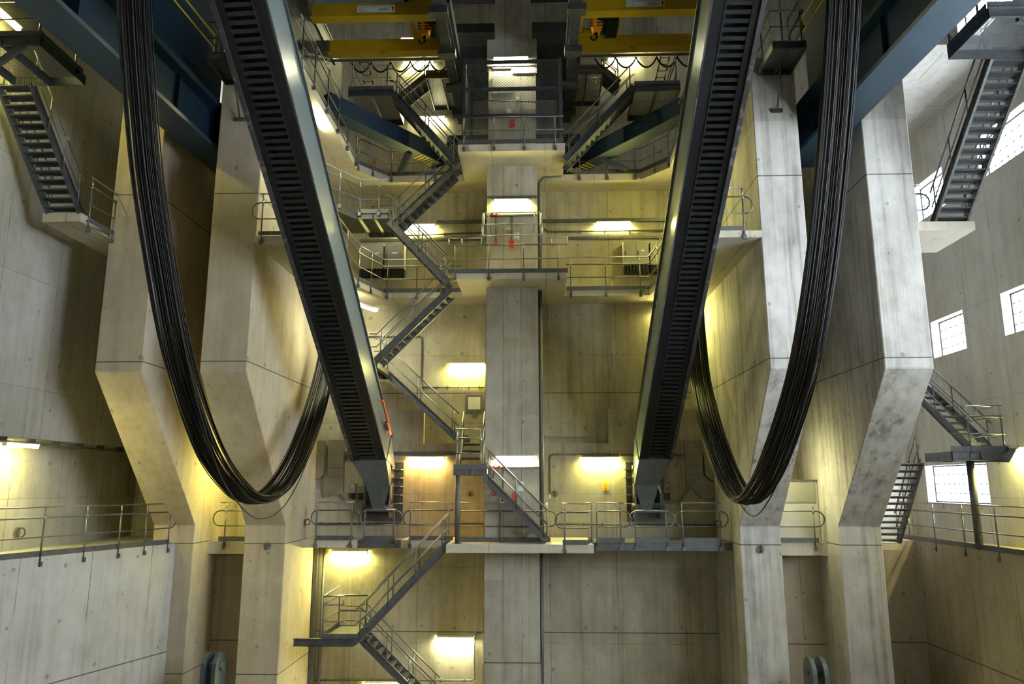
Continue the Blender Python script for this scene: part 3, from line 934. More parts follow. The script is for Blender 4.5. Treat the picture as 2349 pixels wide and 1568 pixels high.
# ================================================================== BIG STEEL
def girder(name, label, xo, xi, y0, y1, zb, sgn):
    """blue plate girder lying along Y: bottom flange, web, top flange; xo/xi = outer and inner flange edge"""
    T = Thing(name, label, 'girder', ((xo + xi) / 2, y1, zb))
    sx = .055 * sgn                      # slight splay towards the front

    def sk(x, y):
        return x + sx * (y1 - y) * 1.0

    def slab(xa, xb, ya, yb_2, z0, z1):
        return MB().hexa([(sk(xa, ya), ya, z0), (sk(xb, ya), ya, z0), (sk(xb, yb_2), yb_2, z0), (sk(xa, yb_2), yb_2, z0),
                          (sk(xa, ya), ya, z1), (sk(xb, ya), ya, z1), (sk(xb, yb_2), yb_2, z1), (sk(xa, yb_2), yb_2, z1)])
    T.part('bottom_flange', slab(min(xo, xi), max(xo, xi), y0, y1, zb, zb + .12), 'bluegrey')
    ym = 14.6
    wi = xi - .22 * (1 if xi > xo else -1)
    wo = xo + .15 * (1 if xi > xo else -1)
    T.part('web', slab(min(wi, wo), max(wi, wo), ym, y1 - .4, zb + .12, zb + 1.25), 'blue')
    T.part('top_flange', slab(min(xo, xi) - .1, max(xo, xi) + .12, y0, y1 - .3, zb + 1.25, zb + 1.42), 'blue')
    for f in (.25, .5, .75):
        y = ym + (y1 - ym) * f
        x = sk(wi, y)
        T.part('stiffener', MB().box((x - .12, y, zb + .12), (x + .12, y + .02, zb + 1.25)), 'blue')
    # upper box body over the top flange, made taller to hide the lit wall behind
    T.part('upper_box', slab(*sorted((xo, xi + .6 * sgn)), y0, y1 - .8, zb + 1.42, zb + 5.4), 'blue')
    return T


girder('blue_girder', 'huge blue steel girder between the two left pillars', -10.46, -9.56, 9.0, 22.6, 10.0, -1)
girder('blue_girder', 'huge blue steel girder between the two right pillars', 8.95, 8.02, 9.0, 22.6, 10.0, 1)


def yellow_rail(label, a, b, base, n=2):
    a, b = V(a), V(b)
    T = Thing('handrail_fence', label, 'railing', b - UP * 1.0)
    T.part('handrail', MB().tube([a, b], .03), 'railyellow')
    T.part('mid_rail', MB().tube([a - UP * .42, b - UP * .42], .025), 'railyellow')
    for f in (1.0, .45, 0):
        q = a.lerp(b, f)
        T.part('post', MB().tube([q, q - UP * base], .03), 'railyellow')


b1 = at(492, 81, Y=20.5)
yellow_rail('yellow safety railing on top of the left blue girder', b1 + V((-.35, -7, 0)), b1, .95)
b1 = at(1837, 48, Y=20.5)
yellow_rail('yellow safety railing on top of the right blue girder', b1 + V((.2, -7, 0)), b1, .95)


def brace(label, p, q, foot):
    p, q = V(p), V(q)
    T = Thing('blue_brace', label, 'brace', (p + q) / 2, 'blue diagonal braces')
    sd = (q - p).cross(UP)
    T.part('box_beam', MB().bar(p, q, sd, .55, .62), 'blue')
    T.part('bottom_plate', MB().bar(p - UP * .32, q - UP * .32, sd, .6, .02), 'bluegrey')
    d = (q - p).normalized()
    T.part('end_plate', MB().bar(q - d * .02, q + d * .03, sd, .75, .8), 'blue')
    for k in range(6):
        c = p.lerp(q, .80 + k * .03) - UP * .335
        T.part('hazard_stripe', MB().bar(c, c + d * .07, sd, .5, .012), 'railyellow')
    T.part('strut', MB().bar(p.lerp(q, .72) - UP * .3, V(foot) + UP * .05, sd, .2, .2), 'dark')


zb_ = 12.45
brace('blue diagonal brace above the chamfered left slab', at(745, 236, Z=zb_ + .2), at(1005, 362, Z=zb_), at(918, 398, Z=D4))
brace('blue diagonal brace above the chamfered right slab', at(1600, 234, Z=zb_ + .2), at(1305, 384, Z=zb_), at(1440, 392, Z=D4))


def rack_arm(label, B, Tt, w, side, pin, extras=False):
    """long inclined box arm, its open underside a ladder of drive pins; side: +1 when the right flank is the painted one we see"""
    B, Tt = V(B), V(Tt)
    x = V((1, 0, 0))
    B2 = V(B)
    d = (Tt - B).normalized()
    x = (x - d * x.dot(d)).normalized()
    n = x.cross(d).normalized()
    if n.z < 0:
        n = -n
    T = Thing('rack_arm', label, 'arm', pin, 'slotted drive arms')
    L = (Tt - B).length + 3.5
    E_ = B + d * L
    h = ARMH
    s = side
    hw = w / 2
    # flank plate with its outer lip
    T.part('side_plate', MB().obox(B + x * s * (hw - .03) + n * .0, d * L, x * s * .03, n * h), 'armgrey')
    T.part('far_side_plate', MB().obox(B - x * s * (hw - .03), d * L, -x * s * .03, n * h), 'plate')
    T.part('top_plate', MB().obox(B - x * hw + n * h, d * L, x * w, n * .04), 'plate')
    T.part('side_lip', MB().obox(B + x * s * hw + n * (h - .05), d * L, x * s * .07, n * .05), 'dark')
    xs = x * s
    T.part('web', MB().obox(B - x * (hw - .05) + n * .36, d * L, x * (w - .1), n * .02), 'black')
    T.part('rail_flange', MB().obox(B + xs * (hw - .30), d * L, xs * .30, n * .045), 'black')
    T.part('pin_bar', MB().obox(B + xs * (hw - .335) - n * .02, d * L, xs * .035, n * .08), 'rung')
    T.part('outer_lip', MB().obox(B - xs * (hw + .02) - n * .05, d * L, xs * .11, n * .07), 'chipped')
    T.part('outer_flange', MB().obox(B - xs * (hw - .08), d * L, xs * .17, n * .03), 'black')
    T.part('slot_wall', MB().obox(B - xs * (hw - .24), d * L, xs * .015, n * .36).obox(B + xs * (hw - .32), d * L, xs * .015, n * .36), 'black')
    k = min(100, int(L / .172))
    for i in range(k):
        c = B + d * (.10 + i * L / k) + n * .02
        T.part('rung', MB().obox(c - xs * (hw - .245), d * L / k * .50, xs * (w - .24 - .335), n * .05), 'rung')
    # foot: tapering plate down to the pivot pin
    pin = V(pin)
    pb = pin
    m = MB().prism([B - x * hw + n * h, B - x * hw, B - x * s * .0 - x * hw * .97 - d * .5 + V((0, 0, 0)), V((pb.x - .42, pb.y - .25, pb.z + .75)), V((pb.x - .16, pb.y - .12, pb.z - .2)),
                    V((pb.x - .16, pb.y + .3, pb.z - .1)), V((pb.x - .40, pb.y + .3, pb.z + .7))], x * .02)
    a = [B - x * hw, B + x * hw, V((pb.x + .42, pb.y - .32, pb.z + .75)), V((pb.x + .17, pb.y - .2, pb.z - .1)), V((pb.x - .17, pb.y - .2, pb.z - .1)), V((pb.x - .42, pb.y - .32, pb.z + .75))]
    a2 = [p + n * .5 for p in a]
    m = MB().add(a + a2, [(0, 1, 2, 5), (5, 2, 3, 4), (6, 11, 8, 7), (11, 10, 9, 8), (0, 6, 7, 1), (1, 7, 8, 2), (2, 8, 9, 3), (3, 9, 10, 4), (4, 10, 11, 5), (5, 11, 6, 0)])
    T.part('foot_plate', m, 'plate')
    xs = x * s
    fl = [B + xs * (hw + .005) - d * .02, B + xs * (hw + .005) + n * h, B + xs * (hw + .005) + n * h * .55 - d * 1.2]
    T.part('flank_tip', MB().prism(fl, xs * .03), 'armgrey')
    T.part('pivot_pin', MB().cyl(pin - V((.5, 0, 0)), pin + V((.5, 0, 0)), .14, 16), 'dark')
    if extras:
        o = B + xs * (hw + .06)
        hb = MB().tube([o + d * 2.2 + n * .75, o + d * 2.15 + n * .75 + xs * .10, o + d * 1.2 + n * .75 + xs * .10, o + d * .55 + n * .7 + xs * .10, o + d * .5 + n * .7], .03)
        hb.tube([o + d * 1.2 + n * .6 + xs * .10, o + d * .6 + n * .58 + xs * .10], .03)
        T.part('guard_handle', hb, 'redorange', 'orange painted handle')
        T.part('bracket', MB().obox(o + d * .9 + n * .55, d * .25, n * .2, xs * .1), 'dark')
    return T


ARMH = 1.12
B_, T_ = at(846, 1055, Y=26.1), at(547, 0, Y=14.2)
rack_arm('long inclined slotted steel arm on the left with grey painted right flank', B_, T_, 1.22, 1, at(870, 1165, Y=26.9), True)
B_, T_ = at(1504, 1052, Y=26.1), at(1695, 0, Y=14.2)
rack_arm('long inclined slotted steel arm on the right with grey painted left flank', B_, T_, 1.14, -1, at(1482, 1162, Y=26.9))


def clevis(label, xc, s):
    """wall bracket of the arm: dark base frame, two tall gusset plates, the outer one ribbed"""
    z0, z1 = at(900, 1195, Y=27.5).z, at(900, 1060, Y=27.5).z
    T = Thing('pivot_bracket', label, 'bracket', (xc, 27.6, z0), 'arm pivot brackets')
    T.part('base_plate', MB().box((xc - .68, 27.5, z0), (xc + .68 + (.12 if s > 0 else 0), 27.62, z1)), 'plate')
    g = xc + s * .42
    prof = [(27.5, z0 + .15), (27.5, z1 - .1), (27.05, z1 - .15), (26.85, z1 - .7), (26.75, z0 + 1.1), (26.85, z0 + .15)]
    T.part('gusset', MB().prism([(g, y, z) for y, z in prof], (s * .05, 0, 0)), 'duct')
    g2 = xc - s * .42
    T.part('gusset', MB().prism([(g2, y, z) for y, z in prof[:1] + [(27.5, z0 + 1.5), (26.85, z0 + 1.0)] + prof[-1:]], (-s * .05, 0, 0)), 'plate')
    for i in range(5):
        z = z0 + .62 + i * (z1 - z0 - .9) / 4
        T.part('rib', MB().box((g + s * .05, 26.95, z), (g + s * .38, 27.5, z + .03)), 'duct')
    for i in range(5):
        z = z0 + .80 + i * (z1 - z0 - .9) / 4
        T.part('bolt', MB().cyl((g + s * .22, 27.5, z), (g + s * .22, 27.42, z), .035, 8), 'galv')
    T.part('pin_flange', MB().cyl((g + s * .05, 26.93, z0 + 1.05), (g + s * .09, 26.93, z0 + 1.05), .28, 20), 'duct')


clevis('ribbed steel pivot bracket at the foot of the left arm by the warm lamp', at(872, 1130, Y=27.3).x, 1)
clevis('ribbed steel pivot bracket at the foot of the right arm by the yellow sign', at(1482, 1130, Y=27.3).x, -1)


# ---- hanging cable loops
def smooth(pts, n=70):
    """Catmull-Rom through control points, evenly resampled"""
    P_ = [pts[0] * 2 - pts[1]] + pts + [pts[-1] * 2 - pts[-2]]
    out = []
    for i in range(1, len(P_) - 2):
        for k in range(12):
            t = k / 12
            a, b, c, d = P_[i - 1:i + 3]
            out.append(.5 * ((2 * b) + (c - a) * t + (2 * a - 5 * b + 4 * c - d) * t * t + (3 * b - a - 3 * c + d) * t ** 3))
    out.append(pts[-1])
    return out


def cable_loop(label, ctrl, half, ncab, mirror):
    T = Thing('cable_loop', label, 'cable loop', at(*ctrl[len(ctrl) // 2][:2], Y=ctrl[len(ctrl) // 2][2]), 'hanging cable loops')
    base = smooth([at(x, y, Y=Y) for x, y, Y in ctrl])
    n = len(base)
    zmin = min(p.z for p in base)
    for i in range(ncab):
        f = ((i * 31 % ncab) + .5) / ncab * 2 - 1
        dx = f * half + R.uniform(-.008, .008)
        dz = R.uniform(-.08, .08) - .10 * (1 - f * f)
        dy = R.choice((-.06, 0, .06)) + R.uniform(-.012, .012)
        ph, am = R.uniform(0, 6.3), R.uniform(0, .004)
        pts = []
        for j, p in enumerate(base):
            k = j / (n - 1)
            low = math.exp(-((p.z - zmin) / 3.0) ** 2)
            pts.append(p + V((dx + am * math.sin(ph + k * 14), dy + .10 * math.sin(i * 2.4) * low, dz * low)))
        if i == (2 if not mirror else ncab - 3):
            pts = [p - UP * .42 * math.exp(-((p.z - zmin) / 2.0) ** 2) for p in pts]
        T.part('cable', MB().tube(pts, R.choice((.012, .0135, .015)), 6, False), R.choice(('cable_a',) * 6 + ('cable_b',) * 3 + ('cable_c',)))
    return T


cable_loop('thick hanging loop of black cables in front of the left pillars',
           [(306, -160, 13.2), (306, 0, 13.6), (318, 200, 14.2), (336, 400, 14.8), (361, 570, 15.3), (395, 760, 15.9), (432, 900, 16.6), (482, 1030, 17.4), (530, 1102, 18.3), (580, 1140, 19.2), (634, 1118, 20.2), (684, 1040, 21.3), (718, 950, 22.7), (742, 860, 24.9), (762, 760, 25.6), (776, 668, 24.9)], .34, 72, False)
cable_loop('thick hanging loop of black cables in front of the right pillars',
           [(1940, -160, 13.2), (1937, 0, 13.6), (1925, 200, 14.2), (1908, 400, 14.8), (1886, 600, 15.3), (1856, 790, 15.9), (1826, 910, 16.6), (1785, 1030, 17.4), (1752, 1102, 18.3), (1716, 1142, 19.2), (1682, 1110, 20.2), (1648, 1030, 21.3), (1624, 950, 22.7), (1607, 865, 24.9), (1596, 760, 25.6), (1589, 668, 24.9)], .34, 72, True)

# ---- overhead cranes
def crane(label, mark, xa, xb, trolley_x, hookpx, facing):
    zc = 15.6
    T = Thing('overhead_crane', label, 'crane', ((xa + xb) / 2, 23.5, zc), 'overhead travelling cranes')
    g = []
    for y in (22.4, 24.5):
        g.append(T.part('girder', MB().box((xa, y, zc), (xb, y + .36, zc + .5)).box((xa, y - .03, zc), (xb, y, zc + .03)), 'yellow'))
    for x in (xa, xb):
        T.part('end_carriage', MB().box((x - .18, 21.9, zc + .05), (x + .18, 25.4, zc + .42)), 'dark')
        T.part('wheel', MB().cyl((x - .05, 22.2, zc + .02), (x + .05, 22.2, zc + .02), .16, 14), 'dark')
    # load plate on the front girder
    px = xa + (xb - xa) * .36
    pl = T.sub(g[0], 'load_plate', MB().box((px, 22.385, zc + .14), (px + 1.28, 22.398, zc + .385)), 'paper')
    lettering(T, pl, 'SCHOPPERS HOOGWERKTUIGEN BV  AMSTERDAM', (px + .03, 22.382, zc + .315), (1, 0, 0), (0, 0, 1), .05)
    lettering(T, pl, '20000', (px + .72, 22.382, zc + .185), (1, 0, 0), (0, 0, 1), .13)
    lettering(T, pl, 'kg', (px + 1.07, 22.382, zc + .185), (1, 0, 0), (0, 0, 1), .06)
    lettering(T, pl, 'BEDRIJFSLAST', (px + .03, 22.382, zc + .235), (1, 0, 0), (0, 0, 1), .035)
    lettering(T, pl, 'TYPE EN NUMMER  20', (px + .03, 22.382, zc + .17), (1, 0, 0), (0, 0, 1), .035)
    T.sub(pl, 'emblem', MB().cyl((px + 1.215, 22.386, zc + .29), (px + 1.215, 22.380, zc + .29), .045, 12).box((px + 1.19, 22.380, zc + .16), (px + 1.24, 22.386, zc + .25)), 'red')
    lettering(T, g[1], mark, (xa + (xb - xa) * .46, 24.6, zc - .006), (1, 0, 0), (0, -1, 0), .2, align='CENTER')
    # trolley, rope block and hook between the girders
    tx = trolley_x
    T.part('trolley_frame', MB().box((tx - .75, 22.5, zc + .5), (tx + .75, 22.7, zc + .72)).box((tx - .75, 24.4, zc + .5), (tx + .75, 24.6, zc + .72)).box((tx - .75, 22.5, zc + .55), (tx - .6, 24.6, zc + .7)).box((tx + .45, 22.5, zc + .55), (tx + .75, 24.6, zc + .7)), 'yellow')
    T.part('hoist_motor', MB().cyl((tx + .1, 23.2, zc + .45), (tx + .1, 24.0, zc + .45), .26, 16).box((tx + .2, 23.1, zc + .1), (tx + .6, 24.1, zc + .6)), 'black')
    hx = tx - .15
    blk = T.part('hook_block', MB().prism([(hx - .2, 23.25, zc + .62), (hx + .2, 23.25, zc + .62), (hx + .26, 23.25, zc + .3), (hx + .12, 23.25, zc - .12), (hx - .12, 23.25, zc - .12), (hx - .26, 23.25, zc + .3)], (0, .3, 0)), 'orange')
    st = MB()
    for k in range(3):
        st.box((hx + .0, 23.243, zc + .02 + k * .11), (hx + .24, 23.247, zc + .07 + k * .11))
        st.box((hx - .24, 23.243, zc + .02 + k * .11), (hx - .13, 23.247, zc + .07 + k * .11))
    T.sub(blk, 'warning_stripes', st, 'ink')
    T.part('hook', MB().tube([(hx, 23.4, zc - .1), (hx, 23.4, zc - .2)] + [(hx - .1 + .1 * math.cos(a), 23.4, zc - .3 + .12 * math.sin(a)) for a in [1.2 - i * .5 for i in range(10)]], .035), 'black')
    # festoon cable under the rear side
    pts = []
    m = 5
    for i in range(m * 10 + 1):
        f = i / (m * 10)
        pts.append((xa + .9 + (xb - xa - 1.1) * f, 25.0, zc - .12 - .40 * abs(math.sin(math.pi * f * m)) ** .8))
    T.part('festoon_cable', MB().tube(pts, .035, 8), 'black')
    T.part('festoon_rail', MB().box((xa, 24.97, zc - .05), (xb, 25.03, zc + .02)), 'dark')


x0 = at(775, 120, Y=24.5).x
x1 = at(1040, 110, Y=24.5).x
crane('yellow overhead crane marked A1 left of the middle column', 'A1', x0 - .5, x1, at(985, 60, Y=23.4).x, None, 1)
x0 = at(1310, 115, Y=24.5).x
x1 = at(1600, 95, Y=24.5).x
crane('yellow overhead crane marked A2 right of the middle column', 'A2', x0, x1 + .3, at(1378, 50, Y=23.4).x, None, 1)
# runway beams, corbels and brackets either side of the column
for x, lb in ((-3.05, 'dark crane runway beam just left of the middle column'), (1.35, 'dark crane runway beam just right of the middle column'), (-8.3, 'dark crane runway beam above the left arm'), (6.6, 'dark crane runway beam above the right arm')):
    T = Thing('crane_runway', lb, 'beam', (x, 24, 15.1), 'crane runway beams')
    T.part('beam', MB().box((x - .17, 15, 14.95), (x + .17, 28.9, 15.0)).box((x - .03, 15, 15), (x + .03, 28.9, 15.5)).box((x - .17, 15, 15.5), (x + .17, 28.9, 15.55)), 'dark')
    for y in (21.0, 23.3, 25.6, 27.6):
        T.part('hanger', MB().box((x - .3, y, 14.72), (x + .3, y + .35, 14.95)), 'dark')
struct('trim_corbels', MB().box((-3.4, 25.7, 16.0), (-1.7, 28.9, 16.5)).box((.05, 25.7, 16.0), (1.75, 28.9, 16.5)).box((-3.4, 26.6, 12.9), (-1.7, 28.9, 13.3)).box((.05, 26.6, 12.9), (1.75, 28.9, 13.3)).box((-3.4, 26.9, 17.9), (-1.6, 28.9, 18.3)).box((-.1, 26.9, 17.9), (1.75, 28.9, 18.3)), M['dark'])

# wire cage on the balcony in front of the column
T = Thing('wire_cage', 'tall wire mesh cage in front of the middle column', 'cage', (-.85, 24.3, D4))
xa, xb, yc_ = at(1065, 230, Y=24.35).x, at(1286, 230, Y=24.35).x, 24.35
zt = at(1175, 142, Y=yc_).z
for x in (xa, xb):
    T.part('post', MB().box((x - .06, yc_ - .06, D4), (x + .06, yc_ + .06, zt + .1)), 'dark')
    T.part('side_post', MB().box((x - .05, 27.2, D4), (x + .05, 27.3, zt + .1)), 'dark')
for y in (142, 204, 266):
    z = at(1175, y, Y=yc_).z
    T.part('cross_bar', MB().box((xa, yc_ - .04, z - .06), (xb, yc_ + .04, z + .06)), 'dark')
T.part('wire_mesh', MB().box((xa, yc_ - .004, D4 + .1), (xb, yc_ + .004, zt)), 'chain')
T.part('wire_mesh', MB().box((xa - .004, yc_, D4 + .1), (xa + .004, 27.2, zt)), 'chain')
T.part('wire_mesh', MB().box((xb - .004, yc_, D4 + .1), (xb + .004, 27.2, zt)), 'chain')
# fine mesh screen beside the crane, over the left arm
T = Thing('mesh_screen', 'fine dark mesh screen hanging beside the left end of the crane', 'screen', (-7.6, 22, 14))
T.part('mesh', MB().hexa([(-7.62, 19.5, 13.2), (-7.6, 19.5, 13.2), (-7.6, 26.5, 13.2), (-7.62, 26.5, 13.2), (-7.62, 19.5, 16.4), (-7.6, 19.5, 16.4), (-7.6, 26.5, 16.4), (-7.62, 26.5, 16.4)]), 'finemesh')
T.part('frame', MB().box((-7.65, 19.5, 13.15), (-7.57, 26.5, 13.22)).box((-7.65, 19.5, 16.38), (-7.57, 26.5, 16.45)), 'dark')

# ================================================================== LAMPS
NL = 0


def lamp(label, c, along_, out, L=1.32, mat='lamp', tilt=0):
    """wall fitting: opaque hood above, glowing tube cover below"""
    c, a, o = V(c), V(along_).normalized(), V(out).normalized()
    T = Thing('fluorescent_lamp', label, 'lamp', c, 'fluorescent wall lamps')
    T.part('hood', MB().obox(c - a * L / 2 - o * .09 + UP * .05, a * L, o * .19, UP * .035).obox(c - a * .35 - o * .1 + UP * .0, a * .7, o * .06, UP * .05), 'white')
    T.part('tube_cover', MB().obox(c - a * L * .49 - o * .045 - UP * .035, a * L * .98, o * .11, UP * .082), mat)
    for e_ in (-1, 1):
        T.part('end_cap', MB().obox(c + a * e_ * L * .5 - a * .02 - o * .05 - UP * .035, a * .04, o * .12, UP * .09), 'white')
    return T


def wl(label, px, py, Y, **k):
    return lamp(label, at(px, py, Y=Y - .1), (1, 0, 0), (0, -1, 0), **k)


wl('lit wall lamp on the column above the alarm boxes', 1173, 462, YC, L=1.25)
wl('bright lamp on the column head inside the wire cage', 1172, 137, YC - .06, L=1.3, mat='lampwhite')
wl('lit wall lamp behind the flight left of the balcony', 960, 519, YB)
wl('lit wall lamp above the grey cabinet right of the balcony', 1407, 513, YB)
wl('lit wall lamp left of the column at mid height', 1072, 837, YB)
wl('warm orange wall lamp beside the left arm foot', 978, 1051, YB - .3, mat='lampwarm')
wl('lit wall lamp on the column behind the lower staircase', 1180, 1050, YC, L=1.28, mat='lampwhite')
wl('lit wall lamp above the yellow sign by the right arm foot', 1378, 1052, YB - .3)
wl('lit wall lamp below the lower left walkway', 802, 1267, YB)
wl('lit wall lamp low beside the column foot', 1045, 1464, YB, mat='lampwhite')
wl('lit wall lamp at the bottom edge below the lowest flight', 880, 1569, YB)
wl('lit lamp behind the dark flight under the crane platform', 985, 272, 28.9, mat='lampdim')
wl('lit lamp on the high wall behind the left crane girders', 955, 92, 28.9, mat='lampdim')
wl('lit lamp on the wall under the left crane cables', 960, 146, 28.9, mat='lampdim')
wl('lit lamp on the high wall behind the right crane girders', 1470, 86, 28.9, mat='lampdim')
wl('lit lamp on the wall under the right crane cables', 1430, 138, 28.9, mat='lampdim')
lamp('lit lamp under the overhang of the left side wall', at(48, 1022, X=-14.35), (0, 1, 0), (1, 0, 0))
lamp('lit lamp high on the left wall above the top landing', at(-6, 25, X=-13.75), (0, 1, 0), (1, 0, 0), L=1.6)
lamp('lamp hidden under the top left slab behind the left arm', (-7.2, 21.6, S4 - .12), (0, 1, 0), (1, 0, 0), mat='lampwhite')
lamp('lit lamp under the left walkway slab beside the arm', at(838, 704, Y=25.4), (.4, .9, 0), (-.9, .4, 0), mat='lampwhite')
lamp('lamp hidden behind the right arm at the top right slab', (6.3, 24.5, S4 - .3), (0, 1, 0), (-1, 0, 0))
lamp('lamp hidden between the two right pillars behind the cables', (XN1 + .1, 24.9, .9), (0, 1, 0), (1, 0, 0), mat='lampdim')
lamp('lamp hidden between the two left pillars behind the cables', (XM0 - .1, 25.2, .9), (0, 1, 0), (-1, 0, 0), L=1.0)
lamp('lamp hidden behind the right arm under the walkway slab', at(1545, 712, Y=YB - .1), (1, 0, 0), (0, -1, 0))
lamp('lamp at the right edge beside the low bright window', at(2352, 1030, X=XW - .12), (0, 1, 0), (-1, 0, 0))

# ================================================================== FITTINGS ON THE WALLS
def conduit(label, pts, r=.03, clips=0, name='conduit_pipe', cat='pipe'):
    pts = [V(p) for p in pts]
    T = Thing(name, label, cat, pts[0], 'conduits and cable trays')
    T.part('pipe', MB().tube(pts, r, 8), 'conduit')
    for i in range(clips):
        q = along(pts, sum((pts[j + 1] - pts[j]).length for j in range(len(pts) - 1)) * (i + .5) / clips)
        T.part('clip', MB().box(q - V((.025, .02, r + .025)), q + V((.025, .06, r + .025))), 'galv')
    return T


def tray(label, x0, x1, y, z, h=.11, n=8):
    T = Thing('cable_tray', label, 'cable tray', ((x0 + x1) / 2, y, z), 'conduits and cable trays')
    T.part('tray', MB().box((x0, y - .10, z - h / 2), (x1, y - .005, z + h / 2)), 'conduit')
    for i in range(n):
        x = x0 + (x1 - x0) * (i + .5) / n
        T.part('bracket', MB().box((x - .018, y - .115, z - h / 2 - .01), (x + .018, y - .0, z + h / 2 + .01)), 'galv')
    return T


WY = YB
w_ = lambda x, y, Y=WY: at(x, y, Y=Y)
tray('cable tray running right from the column above the cabinet lamp', w_(1243, 507).x, w_(1530, 507).x, WY, w_(1400, 506).z, .13, 7)
conduit('thin conduit below the lamp right of the balcony', [w_(1248, 524, WY - .06), w_(1256, 531, WY - .06), w_(1530, 528, WY - .06)], .035, 5)
tray('lower cable tray above the grey cabinet on the right', w_(1304, 547).x, w_(1520, 545).x, WY, w_(1400, 546).z, .09, 8)
tray('cable tray running left of the column behind the balcony railing', w_(1003, 510).x, w_(1115, 510).x, WY, w_(1060, 510).z, .13, 4)
conduit('thin conduit left of the column behind the balcony', [w_(930, 540, WY - .06), w_(1112, 533, WY - .06)], .035, 3)
tray('long low cable tray behind the twin grey cabinets', w_(826, 551).x, w_(1113, 551).x, WY, w_(960, 551).z, .09, 8)
YL = YB - .3
tray('cable tray above the right arm foot lamp', w_(1423, 1043, YL).x, w_(1572, 1043, YL).x, YL, w_(1490, 1043, YL).z, .07, 4)
conduit('bent conduit dropping to a switch right of the column', [w_(1420, 1042, YL - .04), w_(1268, 1042, YL - .04), w_(1261, 1047, YL - .04), w_(1261, 1132, YL - .04)], .03, 6)
tray('cable tray above the warm orange lamp', w_(790, 1040, YL).x, w_(1045, 1040, YL).x, YL, w_(900, 1040, YL).z, .14, 7)
conduit('long thin conduit low on the wall behind the right walkway railings', [w_(1275, 1202, YL - .03), w_(1660, 1203, YL - .03)], .028, 9)
conduit('long thin conduit low on the wall behind the left walkway railings', [w_(716, 1200, YL - .03), w_(1108, 1201, YL - .03)], .028, 9)
conduit('conduit running under the mid height lamp', [w_(966, 888, WY - .04), w_(1112, 888, WY - .04)], .028, 6)
conduit('bent conduit to the right of the rising flight by the arm', [w_(842, 772, WY - .04), w_(964, 772, WY - .04), w_(968, 776, WY - .04), w_(967, 888, WY - .04)], .035, 6)
conduit('conduit on the wall below the lowest landing lamp', [w_(720, 1559, WY - .04), w_(1080, 1560, WY - .04), w_(1088, 1556, WY - .04), w_(1088, 1465, WY - .04), w_(1094, 1452, WY - .04), w_(1104, 1450, WY - .04)], .028, 9)
conduit('tall downpipe along the right edge of the column', [V((.13, YC + .35, PIT)), V((.13, YC + .35, D2 - .3))], .06, 0)
conduit('tall black pipe beside the column from walkway to balcony', [V((.16, YC + .5, D2)), V((.16, YC + .5, S3))], .075, 6)
conduit('black pipe beside the column above the balcony', [V((.16, YC + .5, D3)), V((.16, YC + .5, S4 - .5)), V((.3, YC + .6, S4 - .25)), V((1.0, YC + .6, S4 - .2))], .07, 4)
conduit('tall thin pipe in the corner left of the lowest landing', [V((XM1 + .35, YB - .15, PIT)), V((XM1 + .35, YB - .15, D2 - .4))], .05, 4)
tray('cable tray strip above the column alarm boxes', -1.74, .05, YC, w_(1174, 453, YC).z, .07, 5)
tray('cable tray strip behind the raised cage above the alarm boxes', -1.74, .05, YC, w_(1174, 495, YC).z, .05, 4)
conduit('conduit dropping to the small red alarm box on the balcony column', [w_(1137, 494, YC - .03), w_(1137, 552, YC - .03)], .02, 2)
conduit('conduit dropping to the orange siren on the balcony column', [w_(1174, 494, YC - .03), w_(1174, 548, YC - .03)], .02, 2)
conduit('conduit dropping to the red alarm box behind the lower stair', [w_(1133, 1074, YC - .03), w_(1133, 1128, YC - .03)], .02, 2)
conduit('conduit behind the lower stair down to the phone box', [w_(1154, 1070, YC - .03), w_(1154, 1120, YC - .03)], .02, 2)
tray('cable tray over the red lamp on the lower column', w_(1112, 1071, YC).x, w_(1237, 1071, YC).x, YC, w_(1174, 1071, YC).z, .03, 6)


def box_thing(name, label, cat, c, sx, sz, depth, mat, extra=None, out=(0, -1, 0), group=None):
    c = V(c)
    o = V(out).normalized()
    a = UP.cross(o).normalized()
    T = Thing(name, label, cat, c, group)
    body = MB().obox(c - a * sx / 2 - UP * sz / 2, a * sx, UP * sz, o * depth)
    T.part('body', body, mat)
    for nm, ax, az, w2, h2, m2 in (extra or ()):
        q = c + o * depth + a * (ax - w2 / 2) + UP * (az - h2 / 2)
        T.part(nm, MB().obox(q, a * w2, UP * h2, o * .012), m2)
    return T


box_thing('alarm_box', 'small red alarm call box on the balcony column', 'alarm', w_(1137, 558, YC), .12, .12, .07, 'red', [('label_plate', 0, .01, .05, .03, 'white')])
box_thing('siren', 'ribbed orange wall siren behind the balcony railing', 'siren', w_(1174, 560, YC), .17, .30, .12, 'redorange', [('rib', 0, -.11 + i * .055, .17, .018, 'red') for i in range(5)])
box_thing('notice_sheet', 'white printed notice on the balcony column', 'notice', w_(1185, 541, YC), .20, .26, .006, 'paper', [('printed_lines', -.02, .08, .10, .012, 'conduit'), ('printed_lines', -.02, .04, .12, .012, 'conduit'), ('printed_lines', -.04, -.10, .05, .05, 'cabinet'), ('printed_lines', .03, -.10, .05, .05, 'cabinet')])
box_thing('junction_box', 'small grey junction box above the orange siren', 'junction box', w_(1166, 530, YC), .17, .13, .12, 'cabinet', [('lid', 0, .05, .17, .03, 'white')])
